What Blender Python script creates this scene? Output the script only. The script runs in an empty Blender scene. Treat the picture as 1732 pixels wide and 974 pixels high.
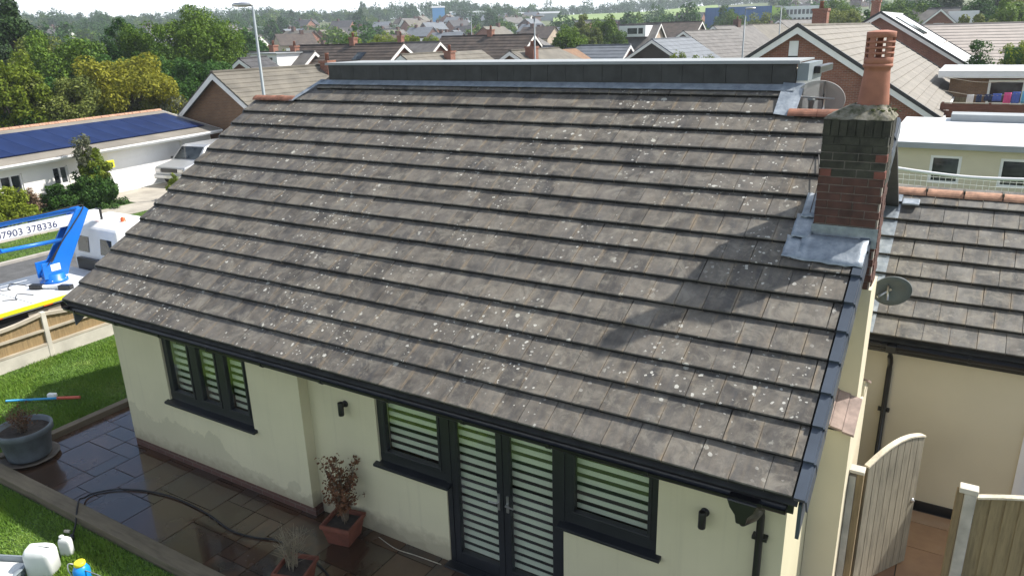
import bpy, math, random
import numpy as np
from mathutils import Matrix, Vector
random.seed(7)
scene = bpy.context.scene
C = scene.collection
R = math.radians

# ------------------------------------------------------------------ camera
cam_d = bpy.data.cameras.new('camera'); cam = bpy.data.objects.new('camera', cam_d); C.objects.link(cam)
def look(yaw, pitch, roll, loc):
    fwd = Vector((-math.sin(yaw)*math.cos(pitch), math.cos(yaw)*math.cos(pitch), -math.sin(pitch)))
    right = Vector((math.cos(yaw), math.sin(yaw), 0)); up = right.cross(fwd)
    r2 = math.cos(roll)*right+math.sin(roll)*up; u2 = -math.sin(roll)*right+math.cos(roll)*up
    m = Matrix((r2, u2, -fwd)).transposed().to_4x4(); m.translation = loc
    return m
cam.matrix_world = look(.5494, .3264, -.0268, (11.31, -5.60, 6.28))
cam_d.sensor_width = 36; cam_d.lens = 36*1268/1732; cam_d.clip_start = .05; cam_d.clip_end = 6000
scene.camera = cam

# ------------------------------------------------------------------ sky and sun
SUN_AZ, SUN_EL = R(42), R(48)            # azimuth from +X towards +Y
sun_dir = Vector((math.cos(SUN_AZ)*math.cos(SUN_EL), math.sin(SUN_AZ)*math.cos(SUN_EL), math.sin(SUN_EL)))
CLOUD_OFFSET = (3.3, 1.7, 0)
w = bpy.data.worlds.new('World'); scene.world = w; w.use_nodes = True
nt = w.node_tree; nt.nodes.clear()
n_out = nt.nodes.new('ShaderNodeOutputWorld'); n_bg = nt.nodes.new('ShaderNodeBackground')
n_sky = nt.nodes.new('ShaderNodeTexSky'); n_sky.sky_type = 'NISHITA'; n_sky.sun_disc = False
n_sky.sun_elevation = SUN_EL; n_sky.sun_rotation = math.pi/2-SUN_AZ
n_sky.dust_density = 1.5; n_sky.ozone_density = 1.0
n_tc = nt.nodes.new('ShaderNodeTexCoord'); n_sep = nt.nodes.new('ShaderNodeSeparateXYZ'); nt.links.new(n_tc.outputs['Generated'], n_sep.inputs[0])
def wmath(op, a, b):
    q = nt.nodes.new('ShaderNodeMath'); q.operation = op
    for k_, v_ in enumerate((a, b)):
        if hasattr(v_, 'is_output'): nt.links.new(v_, q.inputs[k_])
        else: q.inputs[k_].default_value = v_
    return q.outputs[0]
zc_ = wmath('ADD', wmath('MAXIMUM', n_sep.outputs['Z'], 0.0), .12)
n_cmb = nt.nodes.new('ShaderNodeCombineXYZ'); nt.links.new(wmath('DIVIDE', n_sep.outputs['X'], zc_), n_cmb.inputs[0]); nt.links.new(wmath('DIVIDE', n_sep.outputs['Y'], zc_), n_cmb.inputs[1])
n_noise = nt.nodes.new('ShaderNodeTexNoise'); n_noise.inputs['Scale'].default_value = .62; n_noise.inputs['Detail'].default_value = 8; n_noise.inputs['Roughness'].default_value = .56
n_off = nt.nodes.new('ShaderNodeVectorMath'); n_off.inputs[1].default_value = CLOUD_OFFSET; nt.links.new(n_cmb.outputs[0], n_off.inputs[0]); nt.links.new(n_off.outputs[0], n_noise.inputs['Vector'])
n_ramp = nt.nodes.new('ShaderNodeValToRGB'); n_ramp.color_ramp.elements[0].position = .47; n_ramp.color_ramp.elements[1].position = .62
nt.links.new(n_noise.outputs['Fac'], n_ramp.inputs['Fac'])
n_hor = nt.nodes.new('ShaderNodeValToRGB'); n_hor.color_ramp.elements[0].position = .03; n_hor.color_ramp.elements[0].color = (.93, .93, .93, 1); n_hor.color_ramp.elements[1].position = .22; n_hor.color_ramp.elements[1].color = (0, 0, 0, 1)
nt.links.new(n_sep.outputs['Z'], n_hor.inputs['Fac'])
n_mix = nt.nodes.new('ShaderNodeMix'); n_mix.data_type = 'RGBA'; n_mix.inputs['B'].default_value = (13.0, 13.6, 14.2, 1)
nt.links.new(wmath('MAXIMUM', n_ramp.outputs['Color'], n_hor.outputs['Color']), n_mix.inputs['Factor'])
nt.links.new(n_sky.outputs['Color'], n_mix.inputs['A']); nt.links.new(n_mix.outputs['Result'], n_bg.inputs['Color'])
n_bg.inputs['Strength'].default_value = .085
nt.links.new(n_bg.outputs['Background'], n_out.inputs['Surface'])
sun_l = bpy.data.lights.new('sun', 'SUN'); sun_l.energy = 4.4; sun_l.angle = R(1.0); sun_l.color = (1, .95, .87)
sun = bpy.data.objects.new('sun', sun_l); C.objects.link(sun); sun.rotation_euler = sun_dir.to_track_quat('Z', 'Y').to_euler()
sun.location = (30, 30, 40)
vs = scene.view_settings; vs.view_transform = 'Standard'; vs.look = 'None'; vs.gamma = 1; vs.exposure = .75; vs.use_curve_mapping = False

# ------------------------------------------------------------------ materials
MATS = {}
def nodes_of(name):
    m = bpy.data.materials.new(name); m.use_nodes = True; MATS[name] = m
    t = m.node_tree; return m, t, t.nodes['Principled BSDF']
def N(t, typ, **kw):
    n = t.nodes.new(typ)
    for k, v in kw.items():
        if k in ('op',): n.operation = v
        elif k == 'inp':
            for a, b in v.items(): n.inputs[a].default_value = b
        else: setattr(n, k, v)
    return n
def col4(c): return (c[0], c[1], c[2], 1)
def ramp(t, fac, stops, interp='LINEAR'):
    n = t.nodes.new('ShaderNodeValToRGB'); cr = n.color_ramp; cr.interpolation = interp
    while len(cr.elements) < len(stops): cr.elements.new(.5)
    for e, (p, c) in zip(cr.elements, stops):
        e.position = p; e.color = col4(c) if hasattr(c, '__len__') else (c, c, c, 1)
    t.links.new(fac, n.inputs['Fac']); return n.outputs['Color']
def mixc(t, fac, a, b, blend='MIX'):
    n = t.nodes.new('ShaderNodeMix'); n.data_type = 'RGBA'; n.blend_type = blend
    for s, v in (('Factor', fac), ('A', a), ('B', b)):
        if hasattr(v, 'is_output'): t.links.new(v, n.inputs[s])
        elif s == 'Factor': n.inputs[s].default_value = v
        else: n.inputs[s].default_value = col4(v)
    return n.outputs['Result']
def math_(t, op, a, b=None, c=None):
    n = t.nodes.new('ShaderNodeMath'); n.operation = op
    for i, v in enumerate((a, b, c)):
        if v is None: continue
        if hasattr(v, 'is_output'): t.links.new(v, n.inputs[i])
        else: n.inputs[i].default_value = v
    return n.outputs[0]
def pos(t, scale=(1, 1, 1), rot=(0, 0, 0), kind='pos'):
    if kind == 'pos': o = t.nodes.new('ShaderNodeNewGeometry').outputs['Position']
    else: o = t.nodes.new('ShaderNodeTexCoord').outputs['Object']
    m = t.nodes.new('ShaderNodeMapping'); m.inputs['Scale'].default_value = scale; m.inputs['Rotation'].default_value = rot
    t.links.new(o, m.inputs['Vector']); return m.outputs['Vector']
def noise(t, vec, scale, detail=4, rough=.55, dist=0):
    n = t.nodes.new('ShaderNodeTexNoise'); n.inputs['Scale'].default_value = scale; n.inputs['Detail'].default_value = detail
    n.inputs['Roughness'].default_value = rough; n.inputs['Distortion'].default_value = dist
    t.links.new(vec, n.inputs['Vector']); return n.outputs['Fac']
def bump(t, bsdf, h, strength=.3, dist=.01):
    b = t.nodes.new('ShaderNodeBump'); b.inputs['Strength'].default_value = strength; b.inputs['Distance'].default_value = dist
    t.links.new(h, b.inputs['Height']); t.links.new(b.outputs['Normal'], bsdf.inputs['Normal'])
def plain(name, c, rough=.6, metal=0, var=.18, scale=3, kind='obj', bmp=0, bscale=40, spec=.5):
    m, t, b = nodes_of(name); v = pos(t, kind=kind)
    f = noise(t, v, scale, 5)
    lo = [x*(1-var) for x in c]; hi = [min(1, x*(1+var)) for x in c]
    t.links.new(ramp(t, f, [(.3, lo), (.7, hi)]), b.inputs['Base Color'])
    b.inputs['Roughness'].default_value = rough; b.inputs['Metallic'].default_value = metal
    b.inputs['Specular IOR Level'].default_value = spec
    if bmp: bump(t, b, noise(t, v, bscale, 4), bmp, .01)
    return m

ROOF_A = .5656; ZE = 2.62; GAUGE = .345; TW = .29361; RL = 10.57
CA, SA = math.cos(ROOF_A), math.sin(ROOF_A)

def tile_material(name, y0, base_lo, base_hi, spots, wet):
    """weathered interlocking concrete tiles; every tile its own tone, lichen, streaks"""
    m, t, b = nodes_of(name)
    g = t.nodes.new('ShaderNodeNewGeometry'); sp = t.nodes.new('ShaderNodeSeparateXYZ'); t.links.new(g.outputs['Position'], sp.inputs[0])
    s = math_(t, 'DIVIDE', math_(t, 'SUBTRACT', sp.outputs['Y'], y0-.045), CA*GAUGE)
    k = math_(t, 'FLOOR', s)
    odd = math_(t, 'MODULO', math_(t, 'ADD', k, 40), 2)
    u = math_(t, 'ADD', math_(t, 'DIVIDE', sp.outputs['X'], TW), math_(t, 'MULTIPLY', odd, .5))
    fu = math_(t, 'FRACT', u)
    cell = t.nodes.new('ShaderNodeCombineXYZ'); t.links.new(math_(t, 'FLOOR', u), cell.inputs[0]); t.links.new(k, cell.inputs[1])
    wn = t.nodes.new('ShaderNodeTexWhiteNoise'); wn.noise_dimensions = '2D'; t.links.new(cell.outputs[0], wn.inputs['Vector'])
    P = pos(t)
    big = noise(t, P, .55, 3, .5); mid = noise(t, P, 5.0, 6, .65); fine = noise(t, P, 60, 4, .6)
    tone = math_(t, 'ADD', math_(t, 'MULTIPLY', wn.outputs['Value'], .17), math_(t, 'MULTIPLY', mid, .83))
    c = ramp(t, tone, [(.34, base_lo), (.66, base_hi)])
    dkst = ramp(t, noise(t, pos(t, scale=(5, .8, .8)), 1.6, 6, .7), [(.48, 0), (.70, 1)]); c = mixc(t, math_(t, 'MULTIPLY', dkst, .55), c, (.046, .048, .052))
    # ochre streaks running down beside the joints
    Q = pos(t, scale=(9, 1.3, 1.3)); stn = noise(t, Q, 1.9, 5, .65)
    jm = math_(t, 'ABSOLUTE', math_(t, 'SUBTRACT', math_(t, 'FRACT', math_(t, 'ADD', u, math_(t, 'MULTIPLY', math_(t, 'SUBTRACT', noise(t, P, 14, 4, .6), .5), .34))), .5)); jedge = ramp(t, jm, [(.36, 0.0), (.49, 1.0)])
    st = math_(t, 'MULTIPLY', ramp(t, stn, [(.45, 0), (.62, 1)]), math_(t, 'ADD', math_(t, 'MULTIPLY', jedge, .85), .18))
    c = mixc(t, math_(t, 'MULTIPLY', st, .75), c, (.225, .175, .115))
    # pale washed bloom patches
    bl = ramp(t, noise(t, P, 4.3, 8, .74, .9), [(.50, 0), (.62, 1)])
    c = mixc(t, math_(t, 'MULTIPLY', bl, .50), c, (.235, .215, .175))
    # dark moss stains
    dk = ramp(t, noise(t, P, 3.1, 7, .72, .4), [(.60, 0), (.72, 1)])
    c = mixc(t, math_(t, 'MULTIPLY', dk, .45), c, (.035, .034, .03))
    # lichen: pale roundish spots in clusters
    for sc, th, dens in ((4.2, .15, .45), (8.5, .20, .45), (17.0, .26, .48)):
        dn = t.nodes.new('ShaderNodeVectorMath'); dn.operation = 'ADD'
        nn = t.nodes.new('ShaderNodeTexNoise'); nn.inputs['Scale'].default_value = 30; t.links.new(P, nn.inputs['Vector'])
        vm = t.nodes.new('ShaderNodeVectorMath'); vm.operation = 'SCALE'; vm.inputs['Scale'].default_value = .035
        t.links.new(nn.outputs['Color'], vm.inputs[0]); t.links.new(P, dn.inputs[0]); t.links.new(vm.outputs[0], dn.inputs[1])
        vo = t.nodes.new('ShaderNodeTexVoronoi'); vo.inputs['Scale'].default_value = sc; t.links.new(dn.outputs[0], vo.inputs['Vector'])
        wv = t.nodes.new('ShaderNodeTexWhiteNoise'); t.links.new(vo.outputs['Color'], wv.inputs['Vector'])
        size = math_(t, 'MULTIPLY', wv.outputs['Value'], th)
        inside = math_(t, 'LESS_THAN', vo.outputs['Distance'], size)
        clus = ramp(t, noise(t, P, .9, 4, .6), [(dens, 0), (dens+.10, 1)])
        keep = math_(t, 'MULTIPLY', math_(t, 'MULTIPLY', inside, clus), spots)
        c = mixc(t, math_(t, 'MULTIPLY', keep, math_(t, 'ADD', .35, math_(t, 'MULTIPLY', noise(t, P, 75, 3), 1.0))), c, (.50, .49, .44) if sc > 5 else (.44, .43, .37))
    t.links.new(c, b.inputs['Base Color'])
    rr = ramp(t, noise(t, P, 1.1, 4, .6), [(.42, .78), (.60, .78-wet)])
    t.links.new(rr, b.inputs['Roughness'])
    h = math_(t, 'ADD', math_(t, 'MULTIPLY', mid, .6), math_(t, 'MULTIPLY', fine, .4))
    bump(t, b, h, .35, .012)
    return m
tile_material('tile_main', 0.0, (.046, .042, .038), (.150, .135, .114), 1.0, .32)
tile_material('tile_wing', 4.4, (.052, .051, .049), (.165, .157, .142), .25, .25)
plain('tile_nose', (.016, .015, .014), .85, 0, .5, 12, 'pos', .4, 60); plain('tile_dark', (.035, .036, .036), .6, 0, .4, 6, 'pos', .25, 50)  # tile_nose: grime plus painted shade, darkens the front edge of each course

def render_wall(name, c, stain=True):
    m, t, b = nodes_of(name); P = pos(t)
    f = noise(t, P, 1.2, 5); c0 = ramp(t, f, [(.3, [x*.93 for x in c]), (.7, [min(1, x*1.03) for x in c])])
    if stain:
        sp = t.nodes.new('ShaderNodeSeparateXYZ'); t.links.new(P, sp.inputs[0])
        hgt = math_(t, 'ADD', math_(t, 'ADD', sp.outputs['Z'], math_(t, 'MULTIPLY', noise(t, P, 1.5, 5, .6), -1.1)), math_(t, 'MULTIPLY', sp.outputs['X'], .135))
        damp = ramp(t, hgt, [(.33, 1.0), (.355, 0.0)])
        c0 = mixc(t, math_(t, 'MULTIPLY', damp, .42), c0, [x*.58 for x in c])
        splash = ramp(t, math_(t, 'ADD', sp.outputs['Z'], math_(t, 'MULTIPLY', noise(t, P, 9, 4), -.35)), [(-.05, 1), (.18, 0)])
        c0 = mixc(t, math_(t, 'MULTIPLY', splash, .5), c0, (.22, .18, .12))
        run = noise(t, pos(t, scale=(14, 14, .5)), 1.0, 4); c0 = mixc(t, math_(t, 'MULTIPLY', ramp(t, run, [(.55, 0), (.75, 1)]), .18), c0, (.36, .33, .24))
    t.links.new(c0, b.inputs['Base Color']); b.inputs['Roughness'].default_value = .85
    bump(t, b, noise(t, P, 90, 3), .18, .006)
    return m
render_wall('cream', (.62, .575, .40)); render_wall('cream_plain', (.64, .58, .43), False); render_wall('white_wall', (.80, .79, .75), False)

def brick_mat(name, c1, c2, mortar, scale=1.0, kind='obj', rot=(0, 0, 0)):
    m, t, b = nodes_of(name)
    co = t.nodes.new('ShaderNodeTexCoord').outputs['Object']
    # brick courses follow height; the run follows x+y so both wall directions get bricks
    sp = t.nodes.new('ShaderNodeSeparateXYZ'); t.links.new(co, sp.inputs[0])
    cb = t.nodes.new('ShaderNodeCombineXYZ'); t.links.new(math_(t, 'ADD', sp.outputs['X'], sp.outputs['Y']), cb.inputs[0]); t.links.new(sp.outputs['Z'], cb.inputs[1])
    br = t.nodes.new('ShaderNodeTexBrick'); t.links.new(cb.outputs[0], br.inputs['Vector'])
    for k, v in (('Color1', col4(c1)), ('Color2', col4(c2)), ('Mortar', col4(mortar))): br.inputs[k].default_value = v
    br.inputs['Scale'].default_value = scale; br.inputs['Brick Width'].default_value = .225; br.inputs['Row Height'].default_value = .075
    br.inputs['Mortar Size'].default_value = .008; br.inputs['Bias'].default_value = -.1
    f = noise(t, co, 1.5, 5); c = mixc(t, ramp(t, f, [(.35, 0), (.75, .6)]), br.outputs['Color'], [x*.55 for x in c1])
    t.links.new(c, b.inputs['Base Color']); b.inputs['Roughness'].default_value = .85
    bump(t, b, br.outputs['Fac'], -.4, .008)
    return m
brick_mat('brick_red', (.30, .105, .06), (.20, .07, .045), (.30, .25, .2)); brick_mat('brick_brown', (.24, .125, .06), (.17, .085, .045), (.22, .18, .13))
brick_mat('brick_dark', (.12, .055, .04), (.08, .04, .03), (.14, .11, .09))
plain('brick_stack', (.085, .037, .027), .8, 0, .45, 7, 'pos', .4, 70)
plain('brick_new', (.18, .062, .044), .8, 0, .3, 9, 'pos', .4, 70)
plain('brick_moss', (.040, .039, .028), .9, 0, .6, 9, 'pos', .5, 60)
plain('mortar', (.26, .23, .20), .95, 0, .3, 12, 'pos', .3, 80); plain('mortar_moss', (.06, .062, .05), .95, 0, .5, 10, 'pos', .3, 60)
m, t, b = nodes_of('flaunching'); P = pos(t); f = noise(t, P, 13, 6, .7)
t.links.new(ramp(t, f, [(.35, (.05, .055, .025)), (.5, (.16, .15, .11)), (.7, (.30, .28, .24))]), b.inputs['Base Color']); b.inputs['Roughness'].default_value = .95; bump(t, b, f, .8, .02)
plain('terracotta', (.33, .135, .085), .7, 0, .18, 6, 'obj', .15, 50); plain('ridge_red', (.24, .105, .065), .8, 0, .45, 8, 'pos', .4, 50)
plain('ridge_wing', (.36, .20, .13), .8, 0, .4, 9, 'pos', .4, 50)
plain('shoulder_tile', (.29, .215, .185), .7, 0, .35, 9, 'pos', .2, 40)
m, t, b = nodes_of('lead'); P = pos(t); f = noise(t, P, 7, 5, .65)
t.links.new(ramp(t, f, [(.3, (.17, .20, .235)), (.55, (.30, .34, .38)), (.75, (.44, .47, .50))]), b.inputs['Base Color']); b.inputs['Roughness'].default_value = .42; b.inputs['Metallic'].default_value = .35
bump(t, b, noise(t, P, 11, 3), .5, .02)
plain('anthracite', (.016, .018, .022), .35, 0, .15, 4); plain('gutter_black', (.011, .011, .012), .32, 0, .2, 5)
plain('verge_grey', (.060, .075, .098), .34, 0, .15, 3); plain('fascia_grey', (.20, .235, .255), .5, 0, .12, 3)
plain('upvc_white', (.80, .80, .80), .35, 0, .03, 3); plain('white_paint', (.78, .77, .74), .5, 0, .06, 3)
plain('blind_white', (.60, .62, .53), .75, 0, .05, 4); plain('blind_sheer', (.018, .024, .016), .8, 0, .1, 4)
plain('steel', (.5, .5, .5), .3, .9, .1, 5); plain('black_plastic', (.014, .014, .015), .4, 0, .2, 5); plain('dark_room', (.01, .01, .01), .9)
m, t, b = nodes_of('glass'); t.nodes.remove(b); lw_ = t.nodes.new('ShaderNodeLayerWeight'); fr_ = math_(t, 'ADD', math_(t, 'MULTIPLY', math_(t, 'POWER', lw_.outputs['Facing'], 4.0), .8), .07); tp = t.nodes.new('ShaderNodeBsdfTransparent'); tp.inputs['Color'].default_value = (.96, .98, .96, 1)
gs = t.nodes.new('ShaderNodeBsdfGlossy'); gs.inputs['Roughness'].default_value = .015; gs.inputs['Color'].default_value = (1, 1, 1, 1); mxg = t.nodes.new('ShaderNodeMixShader'); t.links.new(fr_, mxg.inputs[0]); t.links.new(tp.outputs[0], mxg.inputs[1]); t.links.new(gs.outputs[0], mxg.inputs[2]); t.links.new(mxg.outputs[0], t.nodes['Material Output'].inputs['Surface'])
m, t, b = nodes_of('dark_glass'); b.inputs['Base Color'].default_value = (.02, .025, .03, 1); b.inputs['Roughness'].default_value = .05
t.links.new(ramp(t, noise(t, pos(t, kind='obj'), 1.2, 3), [(.4, (.012, .015, .018)), (.65, (.06, .07, .075))]), b.inputs['Base Color'])
m, t, b = nodes_of('solar_glass'); P = pos(t, kind='obj')
t.links.new(ramp(t, noise(t, P, .7, 3), [(.35, (.006, .014, .06)), (.7, (.012, .026, .095))]), b.inputs['Base Color']); b.inputs['Roughness'].default_value = .35; b.inputs['Specular IOR Level'].default_value = .18
def wood(name, c, grain=(14, 14, 1.4), rough=.85):
    m, t, b = nodes_of(name); v = pos(t, scale=grain); f = noise(t, v, 2.2, 6, .65, .3); g2 = noise(t, pos(t), 1.7, 3)
    t.links.new(ramp(t, math_(t, 'ADD', math_(t, 'MULTIPLY', f, .7), math_(t, 'MULTIPLY', g2, .3)), [(.3, [x*.55 for x in c]), (.5, c), (.7, [min(1, x*1.35) for x in c])]), b.inputs['Base Color'])
    b.inputs['Roughness'].default_value = rough; bump(t, b, f, .35, .006); return m
wood('fence_wood', (.30, .21, .105)); wood('rail_wood', (.42, .37, .29), (14, 1.4, 14)); wood('gate_wood', (.25, .225, .17)); wood('gate_frame_wood', (.22, .165, .09))
wood('panel_wood', (.25, .195, .105)); wood('sleeper_wood', (.14, .115, .075), (1.2, 9, 9)); wood('sleeper_wood_y', (.13, .105, .07), (9, 1.2, 9)); wood('capping', (.62, .56, .44), (4, 4, 4))
wood('timber_dark', (.05, .04, .032), (1.2, 1.2, 12)); wood('brown_fence', (.17, .065, .04), (1.2, 1.2, 10)); wood('pale_fence', (.46, .33, .22), (12, 12, 1.2))
plain('concrete', (.44, .42, .37), .9, 0, .25, 4, 'pos', .35, 50); plain('concrete_pale', (.52, .49, .42), .9, 0, .2, 2, 'pos', .3, 60)
m, t, b = nodes_of('wet_slab'); P = pos(t); oi = t.nodes.new('ShaderNodeObjectInfo')
f = noise(t, P, 3.0, 6, .6); c = ramp(t, math_(t, 'ADD', math_(t, 'MULTIPLY', oi.outputs['Random'], .55), math_(t, 'MULTIPLY', f, .45)), [(.2, (.038, .024, .016)), (.45, (.080, .041, .023)), (.65, (.052, .040, .033)), (.85, (.13, .070, .040))])
t.links.new(c, b.inputs['Base Color']); pud = ramp(t, noise(t, P, 1.0, 4, .6), [(.40, .10), (.68, .34)]); t.links.new(pud, b.inputs['Roughness']); b.inputs['Specular IOR Level'].default_value = .5; b.inputs['Coat Weight'].default_value = 1; b.inputs['Coat Roughness'].default_value = .06; b.inputs['Coat IOR'].default_value = 1.42
bump(t, b, noise(t, P, 6, 4), .10, .01)
m, t, b = nodes_of('dry_slab'); P = pos(t); oi = t.nodes.new('ShaderNodeObjectInfo')
c = ramp(t, math_(t, 'ADD', math_(t, 'MULTIPLY', oi.outputs['Random'], .6), math_(t, 'MULTIPLY', noise(t, P, 4, 5), .4)), [(.2, (.20, .11, .065)), (.5, (.33, .2, .11)), (.8, (.36, .29, .22))]); t.links.new(c, b.inputs['Base Color']); b.inputs['Roughness'].default_value = .8; bump(t, b, noise(t, P, 25, 4), .3, .01)
plain('joint', (.035, .032, .028), .9, 0, .3, 8, 'pos')
plain('asphalt', (.085, .086, .088), .9, 0, .25, 3, 'pos', .4, 90); plain('pavement', (.36, .33, .28), .9, 0, .2, 1.3, 'pos', .3, 60); plain('kerb', (.33, .31, .28), .9, 0, .2, 3, 'pos')
m, t, b = nodes_of('lawn_soil'); P = pos(t); t.links.new(ramp(t, noise(t, P, 1.3, 6, .65), [(.3, (.030, .058, .010)), (.6, (.055, .105, .016)), (.8, (.09, .125, .03))]), b.inputs['Base Color']); b.inputs['Roughness'].default_value = .95
m, t, b = nodes_of('grass_blade'); P = pos(t); c = ramp(t, math_(t, 'ADD', math_(t, 'MULTIPLY', noise(t, P, 1.1, 5, .6), .6), math_(t, 'MULTIPLY', noise(t, P, 24, 2), .4)), [(.32, (.07, .155, .012)), (.52, (.125, .235, .018)), (.72, (.24, .30, .055))])
t.links.new(c, b.inputs['Base Color']); b.inputs['Roughness'].default_value = .6; b.inputs['Subsurface Weight'].default_value = 0
m, t, b = nodes_of('terrain'); P = pos(t); c = ramp(t, noise(t, P, .035, 6, .6), [(.35, (.055, .085, .022)), (.5, (.085, .12, .03)), (.62, (.13, .13, .06))]); c = mixc(t, ramp(t, noise(t, P, .5, 4), [(.4, 0), (.8, .5)]), c, (.05, .06, .025)); t.links.new(c, b.inputs['Base Color']); b.inputs['Roughness'].default_value = .95
plain('field', (.18, .26, .06), .9, 0, .12, .02, 'pos')
def leaf_mat(name, lo, hi, trans=.25, scale=.8):
    m = bpy.data.materials.new(name); m.use_nodes = True; MATS[name] = m; t = m.node_tree; b = t.nodes['Principled BSDF']
    g = t.nodes.new('ShaderNodeNewGeometry'); oi = t.nodes.new('ShaderNodeObjectInfo')
    f = math_(t, 'ADD', math_(t, 'MULTIPLY', g.outputs['Random Per Island'], .42), math_(t, 'ADD', math_(t, 'MULTIPLY', noise(t, pos(t), scale, 3), .38), math_(t, 'MULTIPLY', oi.outputs['Random'], .20)))
    c = ramp(t, f, [(.22, lo), (.75, hi)]); t.links.new(c, b.inputs['Base Color']); b.inputs['Roughness'].default_value = .6; b.inputs['Specular IOR Level'].default_value = .12
    tr = t.nodes.new('ShaderNodeBsdfTranslucent'); t.links.new(c, tr.inputs['Color']); mx = t.nodes.new('ShaderNodeMixShader'); mx.inputs[0].default_value = trans
    out = t.nodes['Material Output']; t.links.new(b.outputs[0], mx.inputs[1]); t.links.new(tr.outputs[0], mx.inputs[2]); t.links.new(mx.outputs[0], out.inputs['Surface'])
    return m
leaf_mat('leaf_green', (.035, .085, .010), (.15, .235, .030)); leaf_mat('leaf_deep', (.016, .052, .012), (.065, .145, .026)); leaf_mat('leaf_olive', (.07, .105, .022), (.23, .26, .065))
leaf_mat('leaf_yellow', (.12, .135, .018), (.36, .35, .04), .35); leaf_mat('leaf_lime', (.10, .15, .016), (.25, .30, .035), .35); leaf_mat('leaf_conifer', (.010, .030, .012), (.045, .085, .022), .1)
leaf_mat('leaf_dead', (.09, .04, .022), (.22, .11, .06), .15, 6); leaf_mat('leaf_grey', (.09, .105, .06), (.20, .21, .13)); leaf_mat('leaf_pink', (.16, .10, .075), (.30, .22, .15)); leaf_mat('leaf_ivy', (.02, .06, .012), (.085, .165, .035))
plain('bark', (.12, .095, .07), .95, 0, .35, 5, 'obj', .6, 20); plain('twig_pale', (.24, .20, .14), .9, 0, .3, 12); plain('twig', (.15, .115, .08), .9, 0, .3, 12); plain('soil', (.045, .035, .027), .95, 0, .4, 14, 'obj', .6, 40)
plain('pot_grey', (.105, .125, .14), .55, 0, .25, 6, 'obj', .15, 30); plain('pot_terracotta', (.165, .054, .033), .75, 0, .25, 8, 'obj', .15, 40); plain('saucer', (.13, .11, .09), .8, 0, .3, 9)
plain('crane_blue', (.008, .155, .60), .35, 0, .08, 3); plain('crane_blue_dark', (.006, .05, .22), .45, 0, .1, 3); plain('truck_white', (.78, .79, .80), .35, 0, .06, 2); plain('deck_white', (.62, .64, .66), .6, 0, .12, 4, 'pos')
plain('hi_vis', (.75, .80, .02), .5, 0, .04, 3); plain('beacon_orange', (.65, .13, .04), .3, 0, .08, 6); plain('rubber', (.016, .016, .017), .75, 0, .2, 8); plain('tape_navy', (.02, .03, .12), .5, 0, .1, 4)
plain('hdpe_white', (.72, .74, .72), .4, 0, .05, 5); plain('sprayer_blue', (.01, .28, .75), .35, 0, .06, 5); plain('cap_yellow', (.85, .78, .04), .4, 0, .05, 5); plain('cap_navy', (.02, .02, .10), .4, 0, .1, 5)
plain('tool_blue', (.03, .28, .55), .45, 0, .1, 5); plain('tool_red', (.5, .10, .06), .5, 0, .1, 5); plain('silver_paint', (.50, .51, .52), .3, .5, .06, 3); plain('grey_mesh', (.26, .265, .26), .6, .3, .15, 8)
m, t, b = nodes_of('dish_mesh'); b.inputs['Base Color'].default_value = (.33, .33, .32, 1); b.inputs['Roughness'].default_value = .6; b.inputs['Alpha'].default_value = .62
plain('dish_grey', (.10, .12, .125), .5, 0, .12, 6); plain('blue_cladding', (.02, .10, .28), .5, 0, .08, .1); plain('lime_cladding', (.42, .60, .10), .5, 0, .06, .1); plain('tarp_blue', (.10, .36, .75), .6, 0, .08, .1)
for nm, c, v in (('roof_brown', (.062, .046, .036), .5), ('roof_dark', (.048, .046, .048), .4), ('roof_beige', (.130, .117, .094), .28), ('roof_slate', (.135, .15, .17), .18), ('roof_grey', (.12, .112, .105), .3), ('roof_tan', (.195, .176, .148), .18), ('roof_pale', (.40, .35, .31), .1), ('roof_sun_glare', (.74, .74, .73), .05)):  # last entry: sun glare on a light grey roof, put into its colour
    plain(nm, c, .75 if nm != 'roof_sun_glare' else .4, 0, v, 1.2, 'pos', .3, 25)
plain('render_grey', (.33, .37, .36), .85, 0, .1, 1); plain('render_pink', (.45, .36, .28), .85, 0, .1, 1); plain('flat_white', (.66, .68, .69), .55, 0, .05, .5, 'pos'); plain('felt_grey', (.30, .32, .33), .7, 0, .1, 1, 'pos')
plain('cloth_pink', (.75, .10, .28), .8); plain('cloth_blue', (.08, .14, .45), .8); plain('cloth_navy', (.03, .045, .10), .8); plain('cloth_white', (.75, .74, .68), .8); plain('cloth_cyan', (.15, .5, .7), .8); plain('sign_yellow', (.75, .72, .03), .5)
plain('moss_dull', (.075, .085, .028), .95, 0, .4, 20); plain('net_white', (.75, .76, .74), .7)

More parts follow.
